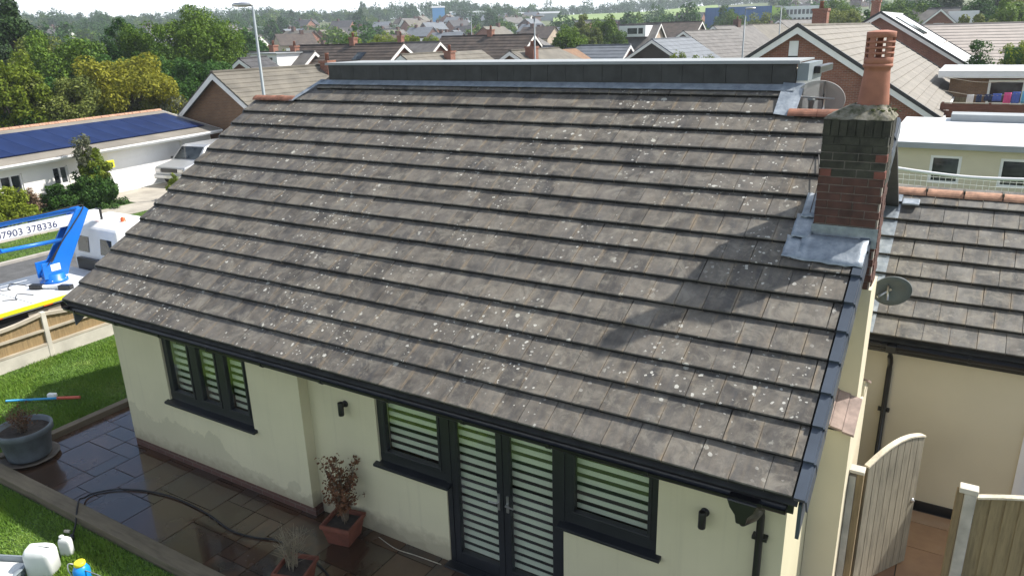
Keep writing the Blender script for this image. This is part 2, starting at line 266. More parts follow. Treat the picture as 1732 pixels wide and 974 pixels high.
# ------------------------------------------------------------------ mesh helpers
class MB:
    def __init__(s): s.v = []; s.f = []; s.sm = []
    def add(s, vs, fs, smooth=False):
        o = len(s.v); s.v += [tuple(p) for p in vs]; s.f += [tuple(i+o for i in f) for f in fs]; s.sm += [smooth]*len(fs); return s
    def hexa(s, p): return s.add(p, [(0, 3, 2, 1), (4, 5, 6, 7), (0, 1, 5, 4), (1, 2, 6, 5), (2, 3, 7, 6), (3, 0, 4, 7)])
    def box(s, x0, x1, y0, y1, z0, z1): return s.hexa([(x0, y0, z0), (x1, y0, z0), (x1, y1, z0), (x0, y1, z0), (x0, y0, z1), (x1, y0, z1), (x1, y1, z1), (x0, y1, z1)])
    def cbox(s, c, d, rz=0, rx=0, ry=0):
        M = Matrix.Translation(c) @ Matrix.Rotation(rz, 4, 'Z') @ Matrix.Rotation(ry, 4, 'Y') @ Matrix.Rotation(rx, 4, 'X')
        a, b, e = d[0]/2, d[1]/2, d[2]/2
        return s.hexa([M @ Vector(p) for p in [(-a, -b, -e), (a, -b, -e), (a, b, -e), (-a, b, -e), (-a, -b, e), (a, -b, e), (a, b, e), (-a, b, e)]])
    def prism(s, poly, fn, a, b):
        """poly of 2-d points extruded from a to b; fn(u, v, w) gives the point"""
        n = len(poly); vs = [fn(u, v, a) for u, v in poly]+[fn(u, v, b) for u, v in poly]
        return s.add(vs, [tuple(range(n-1, -1, -1)), tuple(range(n, 2*n))]+[(i, (i+1) % n, n+(i+1) % n, n+i) for i in range(n)])
    def tube(s, pts, r, n=8, closed_ends=True):
        pts = [Vector(p) for p in pts]; rr = r if hasattr(r, '__len__') else [r]*len(pts); rings = []
        for i, p in enumerate(pts):
            d = (pts[min(i+1, len(pts)-1)]-pts[max(i-1, 0)]).normalized(); a = Vector((0, 0, 1)) if abs(d.z) < .9 else Vector((1, 0, 0))
            u = d.cross(a).normalized(); v = d.cross(u)
            rings.append([p+rr[i]*(math.cos(2*math.pi*k/n)*u+math.sin(2*math.pi*k/n)*v) for k in range(n)])
        vs = [p for ring in rings for p in ring]; fs = []
        for i in range(len(pts)-1):
            for k in range(n): fs.append((i*n+k, i*n+(k+1) % n, (i+1)*n+(k+1) % n, (i+1)*n+k))
        s.add(vs, fs, True)
        if closed_ends:
            o = len(s.v)-len(vs); s.f += [tuple(o+k for k in range(n)), tuple(o+(len(pts)-1)*n+k for k in range(n-1, -1, -1))]; s.sm += [False, False]
        return s
    def lathe(s, prof, n=24, M=Matrix(), caps=True):
        vs = [M @ Vector((r*math.cos(2*math.pi*k/n), r*math.sin(2*math.pi*k/n), z)) for r, z in prof for k in range(n)]
        fs = [(i*n+k, i*n+(k+1) % n, (i+1)*n+(k+1) % n, (i+1)*n+k) for i in range(len(prof)-1) for k in range(n)]
        s.add(vs, fs, True); o = len(s.v)-len(vs)
        if caps:
            s.f += [tuple(o+k for k in range(n-1, -1, -1)), tuple(o+(len(prof)-1)*n+k for k in range(n))]; s.sm += [False, False]
        return s
    def mesh(s, name, mat):
        me = bpy.data.meshes.new(name); me.from_pydata(s.v, [], s.f); me.polygons.foreach_set('use_smooth', s.sm)
        me.materials.append(MATS[mat]); me.update(); return me
    def build(s, name, mat, parent=None, bevel=0, local=False, label=None):
        return put(name, s.mesh(name, mat), parent, None, bevel, local, label)
WORLD = {}
def put(name, me, parent=None, M=None, bevel=0, local=False, label=None):
    """link a mesh object; geometry is in world coordinates (or, with local, in the parent's)"""
    o = bpy.data.objects.new(name, me); C.objects.link(o); M = M or Matrix()
    if parent is not None:
        o.parent = parent
        if not local: o.matrix_parent_inverse = WORLD.get(parent.name, Matrix()).inverted()
    o.matrix_basis = M; WORLD[o.name] = M.copy() if not (local and parent is not None) else WORLD.get(parent.name, Matrix()) @ M
    if bevel:
        b = o.modifiers.new('bevel', 'BEVEL'); b.width = bevel; b.segments = 2; b.limit_method = 'ANGLE'; b.angle_limit = R(40)
    if label: o['label'] = label
    return o
def tag(o, label, cat, group=None):
    o['label'] = label; o['category'] = cat
    if group: o['group'] = group
    return o
def thing(name, label, cat, loc=(0, 0, 0), rz=0, group=None):
    o = bpy.data.objects.new(name, None); C.objects.link(o); o.empty_display_size = .3
    M = Matrix.Translation(loc) @ Matrix.Rotation(rz, 4, 'Z'); o.matrix_basis = M; WORLD[o.name] = M
    return tag(o, label, cat, group)
def copy_tree(o, parent=None):
    c = o.copy(); C.objects.link(c); c.parent = parent
    for ch in o.children: copy_tree(ch, c)
    return c
def structure(o): o['kind'] = 'structure'; return o
def stuff(o): o['kind'] = 'stuff'; return o
def smooth(pts, n=6):
    out = []; P_ = [Vector(p) for p in pts]
    for i in range(len(P_)-1):
        p0, p1, p2, p3 = P_[max(i-1, 0)], P_[i], P_[i+1], P_[min(i+2, len(P_)-1)]
        for k in range(n):
            t_ = k/n; out.append(.5*((2*p1)+(-p0+p2)*t_+(2*p0-5*p1+4*p2-p3)*t_*t_+(-p0+3*p1-3*p2+p3)*t_**3))
    return out+[P_[-1]]
def text_mesh(body, size, mat, depth=.002):
    cu = bpy.data.curves.new('text', 'FONT'); cu.body = body; cu.size = size; cu.extrude = depth; cu.align_x = 'LEFT'
    o = bpy.data.objects.new('text_tmp', cu); C.objects.link(o); dg = bpy.context.evaluated_depsgraph_get(); me = bpy.data.meshes.new_from_object(o.evaluated_get(dg))
    bpy.data.objects.remove(o); me.materials.clear(); me.materials.append(MATS[mat]); return me

# ------------------------------------------------------------------ ground, road, lawns
def sstep(a, b, x): x = max(0, min(1, (x-a)/(b-a))); return x*x*(3-2*x)
CX, CY = 11.31, -5.6
def ground_h(x, y):
    D = math.hypot(x-CX, y-CY); az = math.atan2(-(x-CX), y-CY)
    return -.06 + (22+3.0*math.sin(az*5+1)+2*math.sin(az*11))*sstep(170, 720, D)
b_ = MB(); rings = [0, 6, 14, 25, 40, 60, 90, 130, 170, 210, 260, 320, 380, 440, 500, 560, 620, 680, 740, 820, 900, 1000]; NA = 96
for r_ in rings[1:]:
    for k in range(NA):
        x, y = CX+r_*math.cos(2*math.pi*k/NA), CY+r_*math.sin(2*math.pi*k/NA); b_.v.append((x, y, ground_h(x, y)))
b_.v.append((CX, CY, -.06)); ctr = len(b_.v)-1
for k in range(NA): b_.f.append((ctr, k, (k+1) % NA)); b_.sm.append(True)
for i in range(len(rings)-2):
    for k in range(NA): b_.f.append((i*NA+k, (i+1)*NA+k, (i+1)*NA+(k+1) % NA, i*NA+(k+1) % NA)); b_.sm.append(True)
structure(b_.build('terrain', 'terrain'))
# pale green field on the hill: follows the slope, a little above it
fb = MB(); n = 24
for j in range(7):
    for i in range(n+1):
        az = R(28-i*11.5/n); D = 470+j*22+20*math.sin(i*.35); x, y = CX-D*math.sin(az), CY+D*math.cos(az)
        fb.v.append((x, y, ground_h(x, y)+1.2+.6*math.sin(j*.52)))
for j in range(6):
    for i in range(n): fb.f.append((j*(n+1)+i, j*(n+1)+i+1, (j+1)*(n+1)+i+1, (j+1)*(n+1)+i)); fb.sm.append(True)
structure(fb.build('field', 'field'))
structure(MB().box(-13.4, -5.25, -40, 60, -.08, -.02).build('road', 'asphalt'))
for x0, x1, nm in ((-13.55, -13.4, 'kerb_stones'), (-5.25, -5.1, 'kerb_stones')): structure(MB().box(x0, x1, -40, 60, -.1, .07).build(nm, 'kerb', bevel=.015))
structure(MB().box(-16.2, -13.55, -40, 60, -.08, .03).build('grass_verge', 'lawn_soil'))
pv = structure(MB().box(-18.0, -16.2, -40, 60, -.08, .025).build('pavement', 'joint'))
sl = MB().box(-.895, .895, -.595, .595, 0, .02).mesh('paving_slab', 'pavement')
for k in range(16): put('paving_slab', sl, pv, Matrix.Translation((-17.1, 3+k*1.2, .025)))
structure(MB().box(-20.9, -18.0, 12.6, 26, -.08, .035).build('driveway', 'pavement'))
structure(MB().box(-21.5, -18.02, -10, 12.58, -.08, .03).build('front_bed', 'lawn_soil'))
structure(MB().box(-4.83, -1.36, -1.22, 12, -.07, 0).build('side_lawn', 'lawn_soil')); structure(MB().box(-6, 12.5, -7, -1.24, -.07, .0).build('front_lawn', 'lawn_soil'))
structure(MB().box(9.0, 18, 9.5, 21, -.07, .0).build('rear_lawn', 'lawn_soil'))
def grass(name, regions, n, seed, label=None):
    rng = np.random.default_rng(seed); V = []
    tot = sum((r[1]-r[0])*(r[3]-r[2]) for r in regions); vs = []; 
    for r in regions:
        k = int(n*(r[1]-r[0])*(r[3]-r[2])/tot); x = rng.uniform(r[0], r[1], k); y = rng.uniform(r[2], r[3], k)
        h = rng.uniform(.025, .06, k)*(1+.5*np.sin(x*3.1+1)*np.sin(y*2.7)); a = rng.uniform(0, 2*np.pi, k); wd = rng.uniform(.004, .008, k); l = rng.uniform(.01, .04, k); la = rng.uniform(0, 2*np.pi, k)
        p0 = np.stack([x-wd*np.cos(a), y-wd*np.sin(a), 0*x], 1); p1 = np.stack([x+wd*np.cos(a), y+wd*np.sin(a), 0*x], 1); p2 = np.stack([x+l*np.cos(la), y+l*np.sin(la), h], 1)
        vs.append(np.stack([p0, p1, p2], 1).reshape(-1, 3))
    v = np.concatenate(vs); me = bpy.data.meshes.new(name); nv = len(v); me.vertices.add(nv); me.vertices.foreach_set('co', v.astype(np.float32).ravel())
    me.loops.add(nv); me.loops.foreach_set('vertex_index', np.arange(nv, dtype=np.int32)); me.polygons.add(nv//3); me.polygons.foreach_set('loop_start', np.arange(0, nv, 3, dtype=np.int32)); me.update(calc_edges=True)
    me.materials.append(MATS['grass_blade']); return stuff(put(name, me))
tag(grass('grass', [(-4.8, -1.38, -1.2, 6)], 120000, 1), 'short bright green grass of the side lawn inside the fence', 'grass')
tag(grass('grass', [(-1.5, 5.2, -4.2, -1.27)], 110000, 2), 'mossy green grass of the lawn in front of the sleeper edging', 'grass')
vg = grass('grass', [(-16.15, -13.58, 3, 20)], 50000, 3); tag(vg, 'sunlit grass on the verge strip across the road', 'grass'); vg.location.z = .03

# ------------------------------------------------------------------ patio with wet slabs
patio = structure(MB().box(-1.2, 10.4, -1.02, 6, -.09, -.022).build('patio', 'joint'))
def slab_fill(parent, x0, x1, y0, y1, mat, seed, unit=.29, z=-.022, skip=None):
    rng = random.Random(seed); nx, ny = int(round((x1-x0)/unit)), int(round((y1-y0)/unit)); used = [[0]*ny for _ in range(nx)]; cache = {}
    for j in range(ny):
        for i in range(nx):
            if used[i][j]: continue
            opts = [(2, 2), (3, 2), (2, 3), (2, 1), (1, 2), (1, 1), (3, 2), (2, 2), (3, 3)]; rng.shuffle(opts); opts.append((1, 1))
            for a, b in opts:
                if i+a <= nx and j+b <= ny and not any(used[p][q] for p in range(i, i+a) for q in range(j, j+b)): break
            for p in range(i, i+a):
                for q in range(j, j+b): used[p][q] = 1
            if skip and skip(x0+(i+a/2)*unit, y0+(j+b/2)*unit): continue
            if (a, b) not in cache: cache[a, b] = MB().box(-a*unit/2+.006, a*unit/2-.006, -b*unit/2+.006, b*unit/2-.006, 0, .024).mesh('paving_slab', mat)
            o = put('paving_slab', cache[a, b], parent, Matrix.Translation((x0+(i+a/2)*unit, y0+(j+b/2)*unit, z+rng.uniform(-.002, .002))) @ Matrix.Rotation(rng.uniform(-.004, .004), 4, 'X') @ Matrix.Rotation(rng.uniform(-.004, .004), 4, 'Y'))
slab_fill(patio, -1.2, 10.4, -1.0, .74, 'wet_slab', 5)
slab_fill(patio, -1.2, .25, .74, 3.64, 'wet_slab', 6)
passage = structure(MB().box(10.41, 16, -1.0, 4.69, -.09, -.024).build('passage', 'joint'))
slab_fill(passage, 10.42, 13.3, 2.0, 4.68, 'dry_slab', 8, .29, -.024)
# timber sleeper edgings
e1 = tag(MB().box(-1.36, 10.4, -1.24, -1.02, -.09, .13).build('sleeper_edging', 'sleeper_wood', bevel=.012), 'long weathered timber sleeper edging between front lawn and patio', 'edging')
e2 = tag(MB().box(-1.36, -1.21, -1.015, 8, -.09, .10).build('sleeper_edging', 'sleeper_wood_y', bevel=.01), 'timber edging between side lawn and patio left of the house', 'edging')

# ------------------------------------------------------------------ main house
house = thing('bungalow', 'cream rendered bungalow with large dark tiled roof and flat-topped dormer, in the foreground', 'house', (5.2, 4.2, 0))
def Rf(x, s, h=0): return (x, s*CA-h*SA, ZE+s*SA+h*CA)
def wall_cells(mb, x0, x1, z0, z1, y0, y1, ops):
    xs = sorted({x0, x1, *[o[0] for o in ops], *[o[1] for o in ops]}); zs = sorted({z0, z1, *[o[2] for o in ops], *[o[3] for o in ops]})
    for i in range(len(xs)-1):
        for j in range(len(zs)-1):
            cx, cz = (xs[i]+xs[i+1])/2, (zs[j]+zs[j+1])/2
            if not any(o[0] < cx < o[1] and o[2] < cz < o[3] for o in ops): mb.box(xs[i], xs[i+1], y0, y1, zs[j], zs[j+1])
W1 = (1.38, 3.26, 1.10, 2.30); W2 = (5.42, 6.465, 1.13, 2.30); DR = (6.465, 8.065, -.02, 2.30); W3 = (8.065, 9.14, 1.13, 2.30)
mb = MB(); wall_cells(mb, .21, 4.26, .14, 2.72, .50, .75, [W1]); wall_cells(mb, 4.26, 10.37, .14, 2.72, .66, .90, [W2, DR, W3])
front = mb.build('front_wall', 'cream', house)
mb = MB()
# left gable, right gable (pentagons), rear wall
def gz(y): return ZE+min(y, 8.2-y)*math.tan(ROOF_A)-.10
for xa, xb, yf in ((.21, .45, .751), (10.13, 10.37, .901)):
    mb.prism([(yf, 0), (7.7, 0), (7.7, gz(7.7)), (4.1, gz(4.1)), (yf, gz(yf))], lambda u, v, w_: (w_, u, v), xa, xb)
mb.box(.45, 10.13, 7.5, 7.7, 0, 2.6); mb.build('gable_wall', 'cream', house)
for a_ in ((.19, 4.28, .515, .74), (4.28, 6.46, .675, .89), (8.07, 10.385, .675, .89)): MB().box(*a_, -.09, .14).build('brick_plinth', 'brick_dark', house)
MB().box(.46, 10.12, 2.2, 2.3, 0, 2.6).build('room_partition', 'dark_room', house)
mb = MB().box(.25, 10.3, .40, .50, 2.60, 2.75); mb.box(.05, 10.5, .12, .5, 2.585, 2.60).build('soffit', 'anthracite', house)
MB().box(.02, 10.5, .10, .125, 2.44, 2.66).build('fascia', 'anthracite', house)

# --- tiles
roof = MB().hexa([Rf(.02, -.02, -.03), Rf(RL-.03, -.02, -.03), Rf(RL-.03, 4.85, -.03), Rf(.02, 4.85, -.03), Rf(.02, -.02, -.012), Rf(RL-.03, -.02, -.012), Rf(RL-.03, 4.85, -.012), Rf(.02, 4.85, -.012)]).build('roof', 'tile_dark', house)
def tile_mesh(wd, name, mat):
    g = .0030; a = wd/2-g; L_, T = .42, .042; h0 = .0511; c = .009
    # profile along the slope: s from nose 0 to head, h height above the batten plane
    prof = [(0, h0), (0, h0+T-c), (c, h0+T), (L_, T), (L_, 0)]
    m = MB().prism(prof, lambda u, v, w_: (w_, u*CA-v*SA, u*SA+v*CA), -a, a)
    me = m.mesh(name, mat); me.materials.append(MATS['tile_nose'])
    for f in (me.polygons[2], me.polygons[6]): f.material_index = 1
    return me
def lay_tiles(parent, x0, x1, k0, k1, base, mat, limit, rng, xr=None, clip=None):
    """lay courses in broken bond; nearest `limit` tiles become objects, the rest one joined mesh"""
    full = tile_mesh(TW, 'roof_tile', mat); half = {}
    items = []
    for k in range(k0, k1):
        a, b = (x0, x1) if xr is None else xr(k)
        off = -.5*TW if k % 2 else 0
        i0 = math.floor((a-off)/TW-1e-6); x = i0*TW+off
        while x < b-.01:
            l, r = max(x, a), min(x+TW, b)
            if r-l > .02: items.append((k, (l+r)/2, r-l))
            x += TW
    out = []
    for k, xc, wd in items:
        p = Vector((base[0]+xc, base[1]+k*GAUGE*CA, base[2]+k*GAUGE*SA)); d = (p-Vector((CX, CY, 6.28))).length
        if clip and clip(p.x, k): continue
        out.append((d, k, xc, wd, p))
    out.sort(key=lambda q: q[0]); rest = MB(); nose = []
    for n_, (d, k, xc, wd, p) in enumerate(out):
        key = round(wd, 3)
        me = full if abs(wd-TW) < .004 else half.setdefault(key, tile_mesh(wd, 'roof_tile', mat))
        M = Matrix.Translation(p+Vector((0, 0, rng.uniform(-.0015, .003)))) @ Matrix.Rotation(rng.gauss(0, .006), 4, 'X') @ Matrix.Rotation(rng.gauss(0, .006), 4, 'Y') @ Matrix.Rotation(rng.gauss(0, .007), 4, 'Z')
        if n_ < limit: put('roof_tile', me, parent, M)
        else:
            vs_ = [M @ v.co for v in me.vertices]; o_ = len(rest.f); rest.add(vs_, [tuple(f.vertices) for f in me.polygons]); nose.extend((o_+2, o_+6))
    if rest.v:
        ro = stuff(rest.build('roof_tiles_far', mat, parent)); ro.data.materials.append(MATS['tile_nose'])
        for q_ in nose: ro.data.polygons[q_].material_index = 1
def main_clip(x, k): return x > 10.04 and 6.5 <= k <= 8.2 and False
rngt = random.Random(3)
lay_tiles(roof, 0, RL-.07, 0, 16, (0, 0, ZE), 'tile_main', 300, rngt, xr=lambda k: (0, RL-.07) if k < 14 else ((1.0 if k == 14 else 1.3), 9.30))
# upper extension decking under the two courses above the ridge
MB().hexa([Rf(1.02, 4.8, -.06), Rf(9.32, 4.8, -.06), Rf(9.32, 5.42, -.06), Rf(1.02, 5.42, -.06), Rf(1.02, 4.8, -.01), Rf(9.32, 4.8, -.01), Rf(9.32, 5.42, -.01), Rf(1.02, 5.42, -.01)]).build('roof_deck', 'tile_dark', house)
# rear slope
for xa, xb in ((0, 1.0), (9.34, RL)):
    MB().prism([(4.1, 5.20), (8.25, 2.56), (8.25, 2.62), (4.1, 5.26)], lambda u, v, w_: (w_, u, v), xa, xb).build('rear_roof', 'tile_dark', house)
MB().prism([(5.75, 4.14), (8.25, 2.56), (8.25, 2.62), (5.75, 4.2)], lambda u, v, w_: (w_, u, v), 1.0, 9.34).build('rear_roof', 'tile_dark', house)
# ridge tiles
def ridge_piece(ln, r=.11):
    m = MB(); n = 10
    ang = [math.pi*(.10+.80*i/n) for i in range(n+1)]
    o = [(r*math.cos(a)*1.15, r*math.sin(a)-.05) for a in ang]; i_ = [((r-.02)*math.cos(a)*1.15, (r-.02)*math.sin(a)-.05) for a in reversed(ang)]
    return m.prism(o+i_, lambda u, v, w_: (w_, u, v), -ln/2, ln/2)
rp = ridge_piece(.33).mesh('ridge_tile', 'ridge_red')
rj = random.Random(5)
for x in [.17+.335*i for i in range(3)]+[9.55+.335*i for i in range(3)]:
    put('ridge_tile', rp, house, Matrix.Translation((x, 4.10, 5.28+rj.uniform(-.004, .004))) @ Matrix.Rotation(rj.gauss(0, .02), 4, 'Y'))
# verge: left cloak strip and right dry verge caps, one per course
for k in range(14):
    s0 = k*GAUGE
    m = MB().hexa([Rf(RL-.055, s0-.01, .060), Rf(RL+.03, s0-.01, .060), Rf(RL+.03, s0+.36, .012), Rf(RL-.055, s0+.36, .012), Rf(RL-.055, s0-.01, .108), Rf(RL+.03, s0-.01, .108), Rf(RL+.03, s0+.36, .070), Rf(RL-.055, s0+.36, .070)])
    m.hexa([Rf(RL+.031, s0-.01, -.10), Rf(RL+.045, s0-.01, -.10), Rf(RL+.045, s0+.36, -.13), Rf(RL+.031, s0+.36, -.13), Rf(RL+.031, s0-.01, .084), Rf(RL+.045, s0-.01, .084), Rf(RL+.045, s0+.36, .05), Rf(RL+.031, s0+.36, .05)])
    m.build('verge_cap', 'verge_grey', house)
for k in range(14):
    s0 = k*GAUGE
    MB().hexa([Rf(-.03, s0-.005, -.06), Rf(-.001, s0-.005, -.06), Rf(-.001, s0+.35, -.09), Rf(-.03, s0+.35, -.09), Rf(-.03, s0-.005, .066), Rf(-.001, s0-.005, .066), Rf(-.001, s0+.35, .033), Rf(-.03, s0+.35, .033)]).build('verge_cap', 'verge_grey', house)
# bargeboards under the verge; the right one ends in a pointed foot at the eave
for xa, xb in ((RL-.03, RL), (.03, .06)):
    MB().prism([(.05, 2.58), (.05, 2.25), (.22, 2.36), (4.12, 4.93), (4.12, 5.14)], lambda u, v, w_: (w_, u, v), xa, xb).build('bargeboard', 'verge_grey', house)
# lead at the dormer foot and its ends
lead_top = MB().hexa([Rf(1.28, 5.25, .104), Rf(9.36, 5.25, .104), Rf(9.36, 5.40, .088), Rf(1.28, 5.40, .088), Rf(1.28, 5.25, .110), Rf(9.36, 5.25, .110), Rf(9.36, 5.40, .094), Rf(1.28, 5.40, .094)])
lead_top.build('lead_flashing', 'lead', house)
MB().hexa([Rf(.94, 4.78, .100), Rf(1.04, 4.78, .100), Rf(1.36, 5.40, .096), Rf(1.26, 5.40, .096), Rf(.94, 4.78, .108), Rf(1.04, 4.78, .108), Rf(1.36, 5.40, .104), Rf(1.26, 5.40, .104)]).build('lead_flashing', 'lead', house)
m = MB().hexa([Rf(9.22, 4.80, .100), Rf(9.46, 4.80, .06), Rf(9.46, 5.42, .08), Rf(9.20, 5.42, .098), Rf(9.22, 4.80, .108), Rf(9.46, 4.80, .07), Rf(9.46, 5.42, .09), Rf(9.20, 5.42, .106)]); m.box(9.36, 9.56, 4.3, 4.5, 5.25, 5.30); m.build('lead_flashing', 'lead', house)
# dormer: tile hung upstand, flat roof, fascia boards
ym = Rf(0, 5.38)[1]; zb = Rf(0, 5.38)[2]
dorm = MB().box(1.42, 9.33, ym+.03, 5.7, 4.0, 5.74).build('dormer', 'cream_plain', house)
ht = MB().prism([(0, 0), (.026, 0), (.030, .335), (.008, .345), (0, .335)], lambda u, v, w_: (w_, -u, v), -.1445, .1445).mesh('hanging_tile', 'tile_dark')
for i in range(27): put('hanging_tile', ht, dorm, Matrix.Translation((1.56+i*.2935, ym+.03, zb+.0+rngt.uniform(-.004, .004))) @ Matrix.Rotation(rngt.gauss(0, .008), 4, 'Z'))
MB().box(1.38, 9.37, ym-.02, 5.5, zb+.355, zb+.375).build('flat_roof', 'felt_grey', dorm)
MB().box(1.37, 9.38, ym-.03, ym+.0, zb+.335, zb+.365).build('drip_edge', 'felt_grey', dorm)
MB().box(9.345, 9.48, ym+.02, 5.48, zb+.13, zb+.34).build('side_fascia', 'fascia_grey', dorm)
MB().box(9.482, 9.56, ym+.35, 5.85, zb+.20, zb+.29).build('side_gutter', 'gutter_black', dorm, bevel=.01)
MB().box(9.34, 9.44, ym+.04, 5.68, 4.6, zb+.13).build('cheek', 'upvc_white', dorm)

# --- gutter, brackets, hopper, downpipe
def gutter(parent, x0, x1, y, z, r=.058):
    n = 10; ang = [math.pi+math.pi*i/n for i in range(n+1)]
    o = [(r*math.cos(a), r*math.sin(a)) for a in ang]; i_ = [((r-.006)*math.cos(a), (r-.006)*math.sin(a)) for a in reversed(ang)]
    m = MB().prism(o+i_, lambda u, v, w_: (w_, y+u, z+v), x0, x1)
    for x in (x0, x1): m.prism(o, lambda u, v, w_: (w_, y+u, z+v), x-.003, x+.003)
    g_ = m.build('gutter', 'gutter_black', parent); n_ = max(2, int((x1-x0)/.9))
    bm = MB().prism([(.066*math.cos(a), .066*math.sin(a)) for a in ang]+[(.0585*math.cos(a), .0585*math.sin(a)) for a in reversed(ang)], lambda u, v, w_: (w_, u, v), -.02, .02).box(-.02, .02, -.067, -.052, -.01, .012).mesh('gutter_bracket', 'gutter_black')
    for k in range(n_): put('gutter_bracket', bm, g_, Matrix.Translation((x0+.3+k*(x1-x0-.5)/(n_-1), y, z)))
    return g_
gt = gutter(house, .0, 10.46, -.01, 2.555)
m = MB().prism([(-.13, -.02), (.13, -.02), (.10, -.10), (.055, -.16), (.04, -.24), (-.04, -.24), (-.055, -.16), (-.10, -.10)], lambda u, v, w_: (10.12+u, w_, 2.56+v), -.085, .065)
m.build('gutter_outlet', 'gutter_black', gt, bevel=.012)
MB().tube([(10.12, -.01, 2.36), (10.12, .02, 2.28), (10.14, .36, 2.12), (10.16, .56, 2.08), (10.16, .59, 2.0), (10.16, .59, 0)], .036, 12).build('downpipe', 'gutter_black', house)
for z in (1.75, .7): MB().box(10.09, 10.23, .58, .66, z-.02, z+.02).build('pipe_clip', 'gutter_black', house, bevel=.006)

# --- windows and doors with banded roller blinds
def bands(parent, x0, x1, z0, z1, y, pitch=.112, h=.060, phase=0):
    me = MB().box(-(x1-x0)/2, (x1-x0)/2, -.004, .004, -h/2, h/2).mesh('blind_band', 'blind_white'); z = z0+h/2+phase
    while z+h/2 < z1+.02: put('blind_band', me, parent, Matrix.Translation(((x0+x1)/2, y, z))); z += pitch
    MB().box(x0, x1, y+.05, y+.054, z0, z1).build('blind_backing', 'blind_sheer', parent)
def window(nm, o, y, cols, sill=True, fr=.085, phase=0):
    x0, x1, z0, z1 = o; mb = MB(); d0, d1 = y+.035, y+.11
    zf0 = z0; mb.box(x0, x1, d0, d1, z0, z0+.05); z0 = z0+.05; mb.box(x0, x1, d0-.004, d1, z0, z0+fr); mb.box(x0, x1, d0, d1, z1-fr, z1); mb.box(x0, x0+fr, d0, d1, z0+fr, z1-fr); mb.box(x1-fr, x1, d0, d1, z0+fr, z1-fr)
    n = len(cols)-1; xs = [x0+c*(x1-x0) for c in cols]
    for x in xs[1:-1]: mb.box(x-fr*.75, x+fr*.75, d0-.002, d1, z0+fr, z1-fr)
    W_ = mb.build(nm, 'anthracite', house)
    for a, b in zip(xs, xs[1:]):
        a += fr*.9; b -= fr*.9
        s = MB(); q = .038; s.box(a, b, d0-.012, d1-.01, z0+fr, z0+fr+q); s.box(a, b, d0-.012, d1-.01, z1-fr-q, z1-fr); s.box(a, a+q, d0-.012, d1-.01, z0+fr+q, z1-fr-q); s.box(b-q, b, d0-.012, d1-.01, z0+fr+q, z1-fr-q)
        s.build('casement', 'anthracite', W_, bevel=.006)
        MB().box(a+q, b-q, d0+.02, d0+.026, z0+fr+q, z1-fr-q).build('pane', 'glass', W_)
        bands(W_, a+q*.6, b-q*.6, z0+fr+.02, z1-fr, d0+.11, phase=phase)
    z0 = zf0
    if sill: MB().hexa([(x0-.06, y-.07, z0-.045), (x1+.06, y-.07, z0-.045), (x1+.06, y+.06, z0-.045), (x0-.06, y+.06, z0-.045), (x0-.06, y-.07, z0-.01), (x1+.06, y-.07, z0-.01), (x1+.06, y+.06, z0+.02), (x0-.06, y+.06, z0+.02)]).build('sill', 'anthracite', W_, bevel=.004)
    return W_
window('window', W1, .50, (0, .36, .68, 1), phase=.02)
window('window', W2, .66, (0, 1), phase=.03); window('window', W3, .66, (0, 1), phase=.01)
# french doors
x0, x1, z0, z1 = DR; y = .66; fr = .07
mb = MB().box(x0, x0+fr, y+.02, y+.11, z0, z1).box(x1-fr, x1, y+.02, y+.11, z0, z1).box(x0+fr, x1-fr, y+.02, y+.11, z1-fr, z1).box(x0+fr, x1-fr, y+.0, y+.11, z0, z0+.05)
DF = mb.build('door_frame', 'anthracite', house); xm = (x0+x1)/2
for a, b, hx, sg in ((x0+fr, xm-.004, xm-.06, -1), (xm+.004, x1-fr, xm+.06, 1)):
    st = .085; mb = MB().box(a, a+st, y+.03, y+.10, z0+.05, z1-fr).box(b-st, b, y+.03, y+.10, z0+.05, z1-fr).box(a+st, b-st, y+.03, y+.10, z0+.05, z0+.05+.15).box(a+st, b-st, y+.03, y+.10, z1-fr-.085, z1-fr)
    dl = mb.build('door', 'anthracite', house, bevel=.006)
    MB().box(a+st, b-st, y+.055, y+.061, z0+.2, z1-fr-.085).build('pane', 'glass', dl); bands(dl, a+st*.8, b-st*.8, z0+.20, z1-fr-.07, y+.13, pitch=.115, h=.066)
    MB().box(hx-.016, hx+.016, y+.016, y+.03, 1.0, 1.22).tube([(hx, y+.02, 1.12), (hx, y-.03, 1.12), (hx+sg*.11, y-.032, 1.115)], .010, 8).build('handle', 'steel', dl)
MB().box(x0-.02, x1+.02, y-.12, y+.02, -.03, .02).build('door_step', 'anthracite', house, bevel=.006)
# up-and-down wall lamps (unlit)
for lx, lz in ((4.92, 1.80), (9.62, 1.78)):
    L_ = MB().lathe([(.001, lz-.09), (.036, lz-.09), (.038, lz-.085), (.038, lz+.085), (.036, lz+.09), (.03, lz+.09), (.028, lz+.07), (.001, lz+.07)], 20, Matrix.Translation((lx, .57, 0)), False)
    L_.box(lx-.02, lx+.02, .60, .645, lz+.015, lz+.06); L_.lathe([(.001, 0), (.045, 0), (.045, .016), (.001, .016)], 20, Matrix.Translation((lx, .661, lz+.037)) @ Matrix.Rotation(R(90), 4, 'X'), False)
    wl = L_.build('wall_lamp', 'black_plastic'); tag(wl, 'black cylinder wall lamp '+('left of the small window above the potted shrub' if lx < 6 else 'near the downpipe at the right end of the front wall'), 'wall lamp', 'cylinder lamps on the front wall')

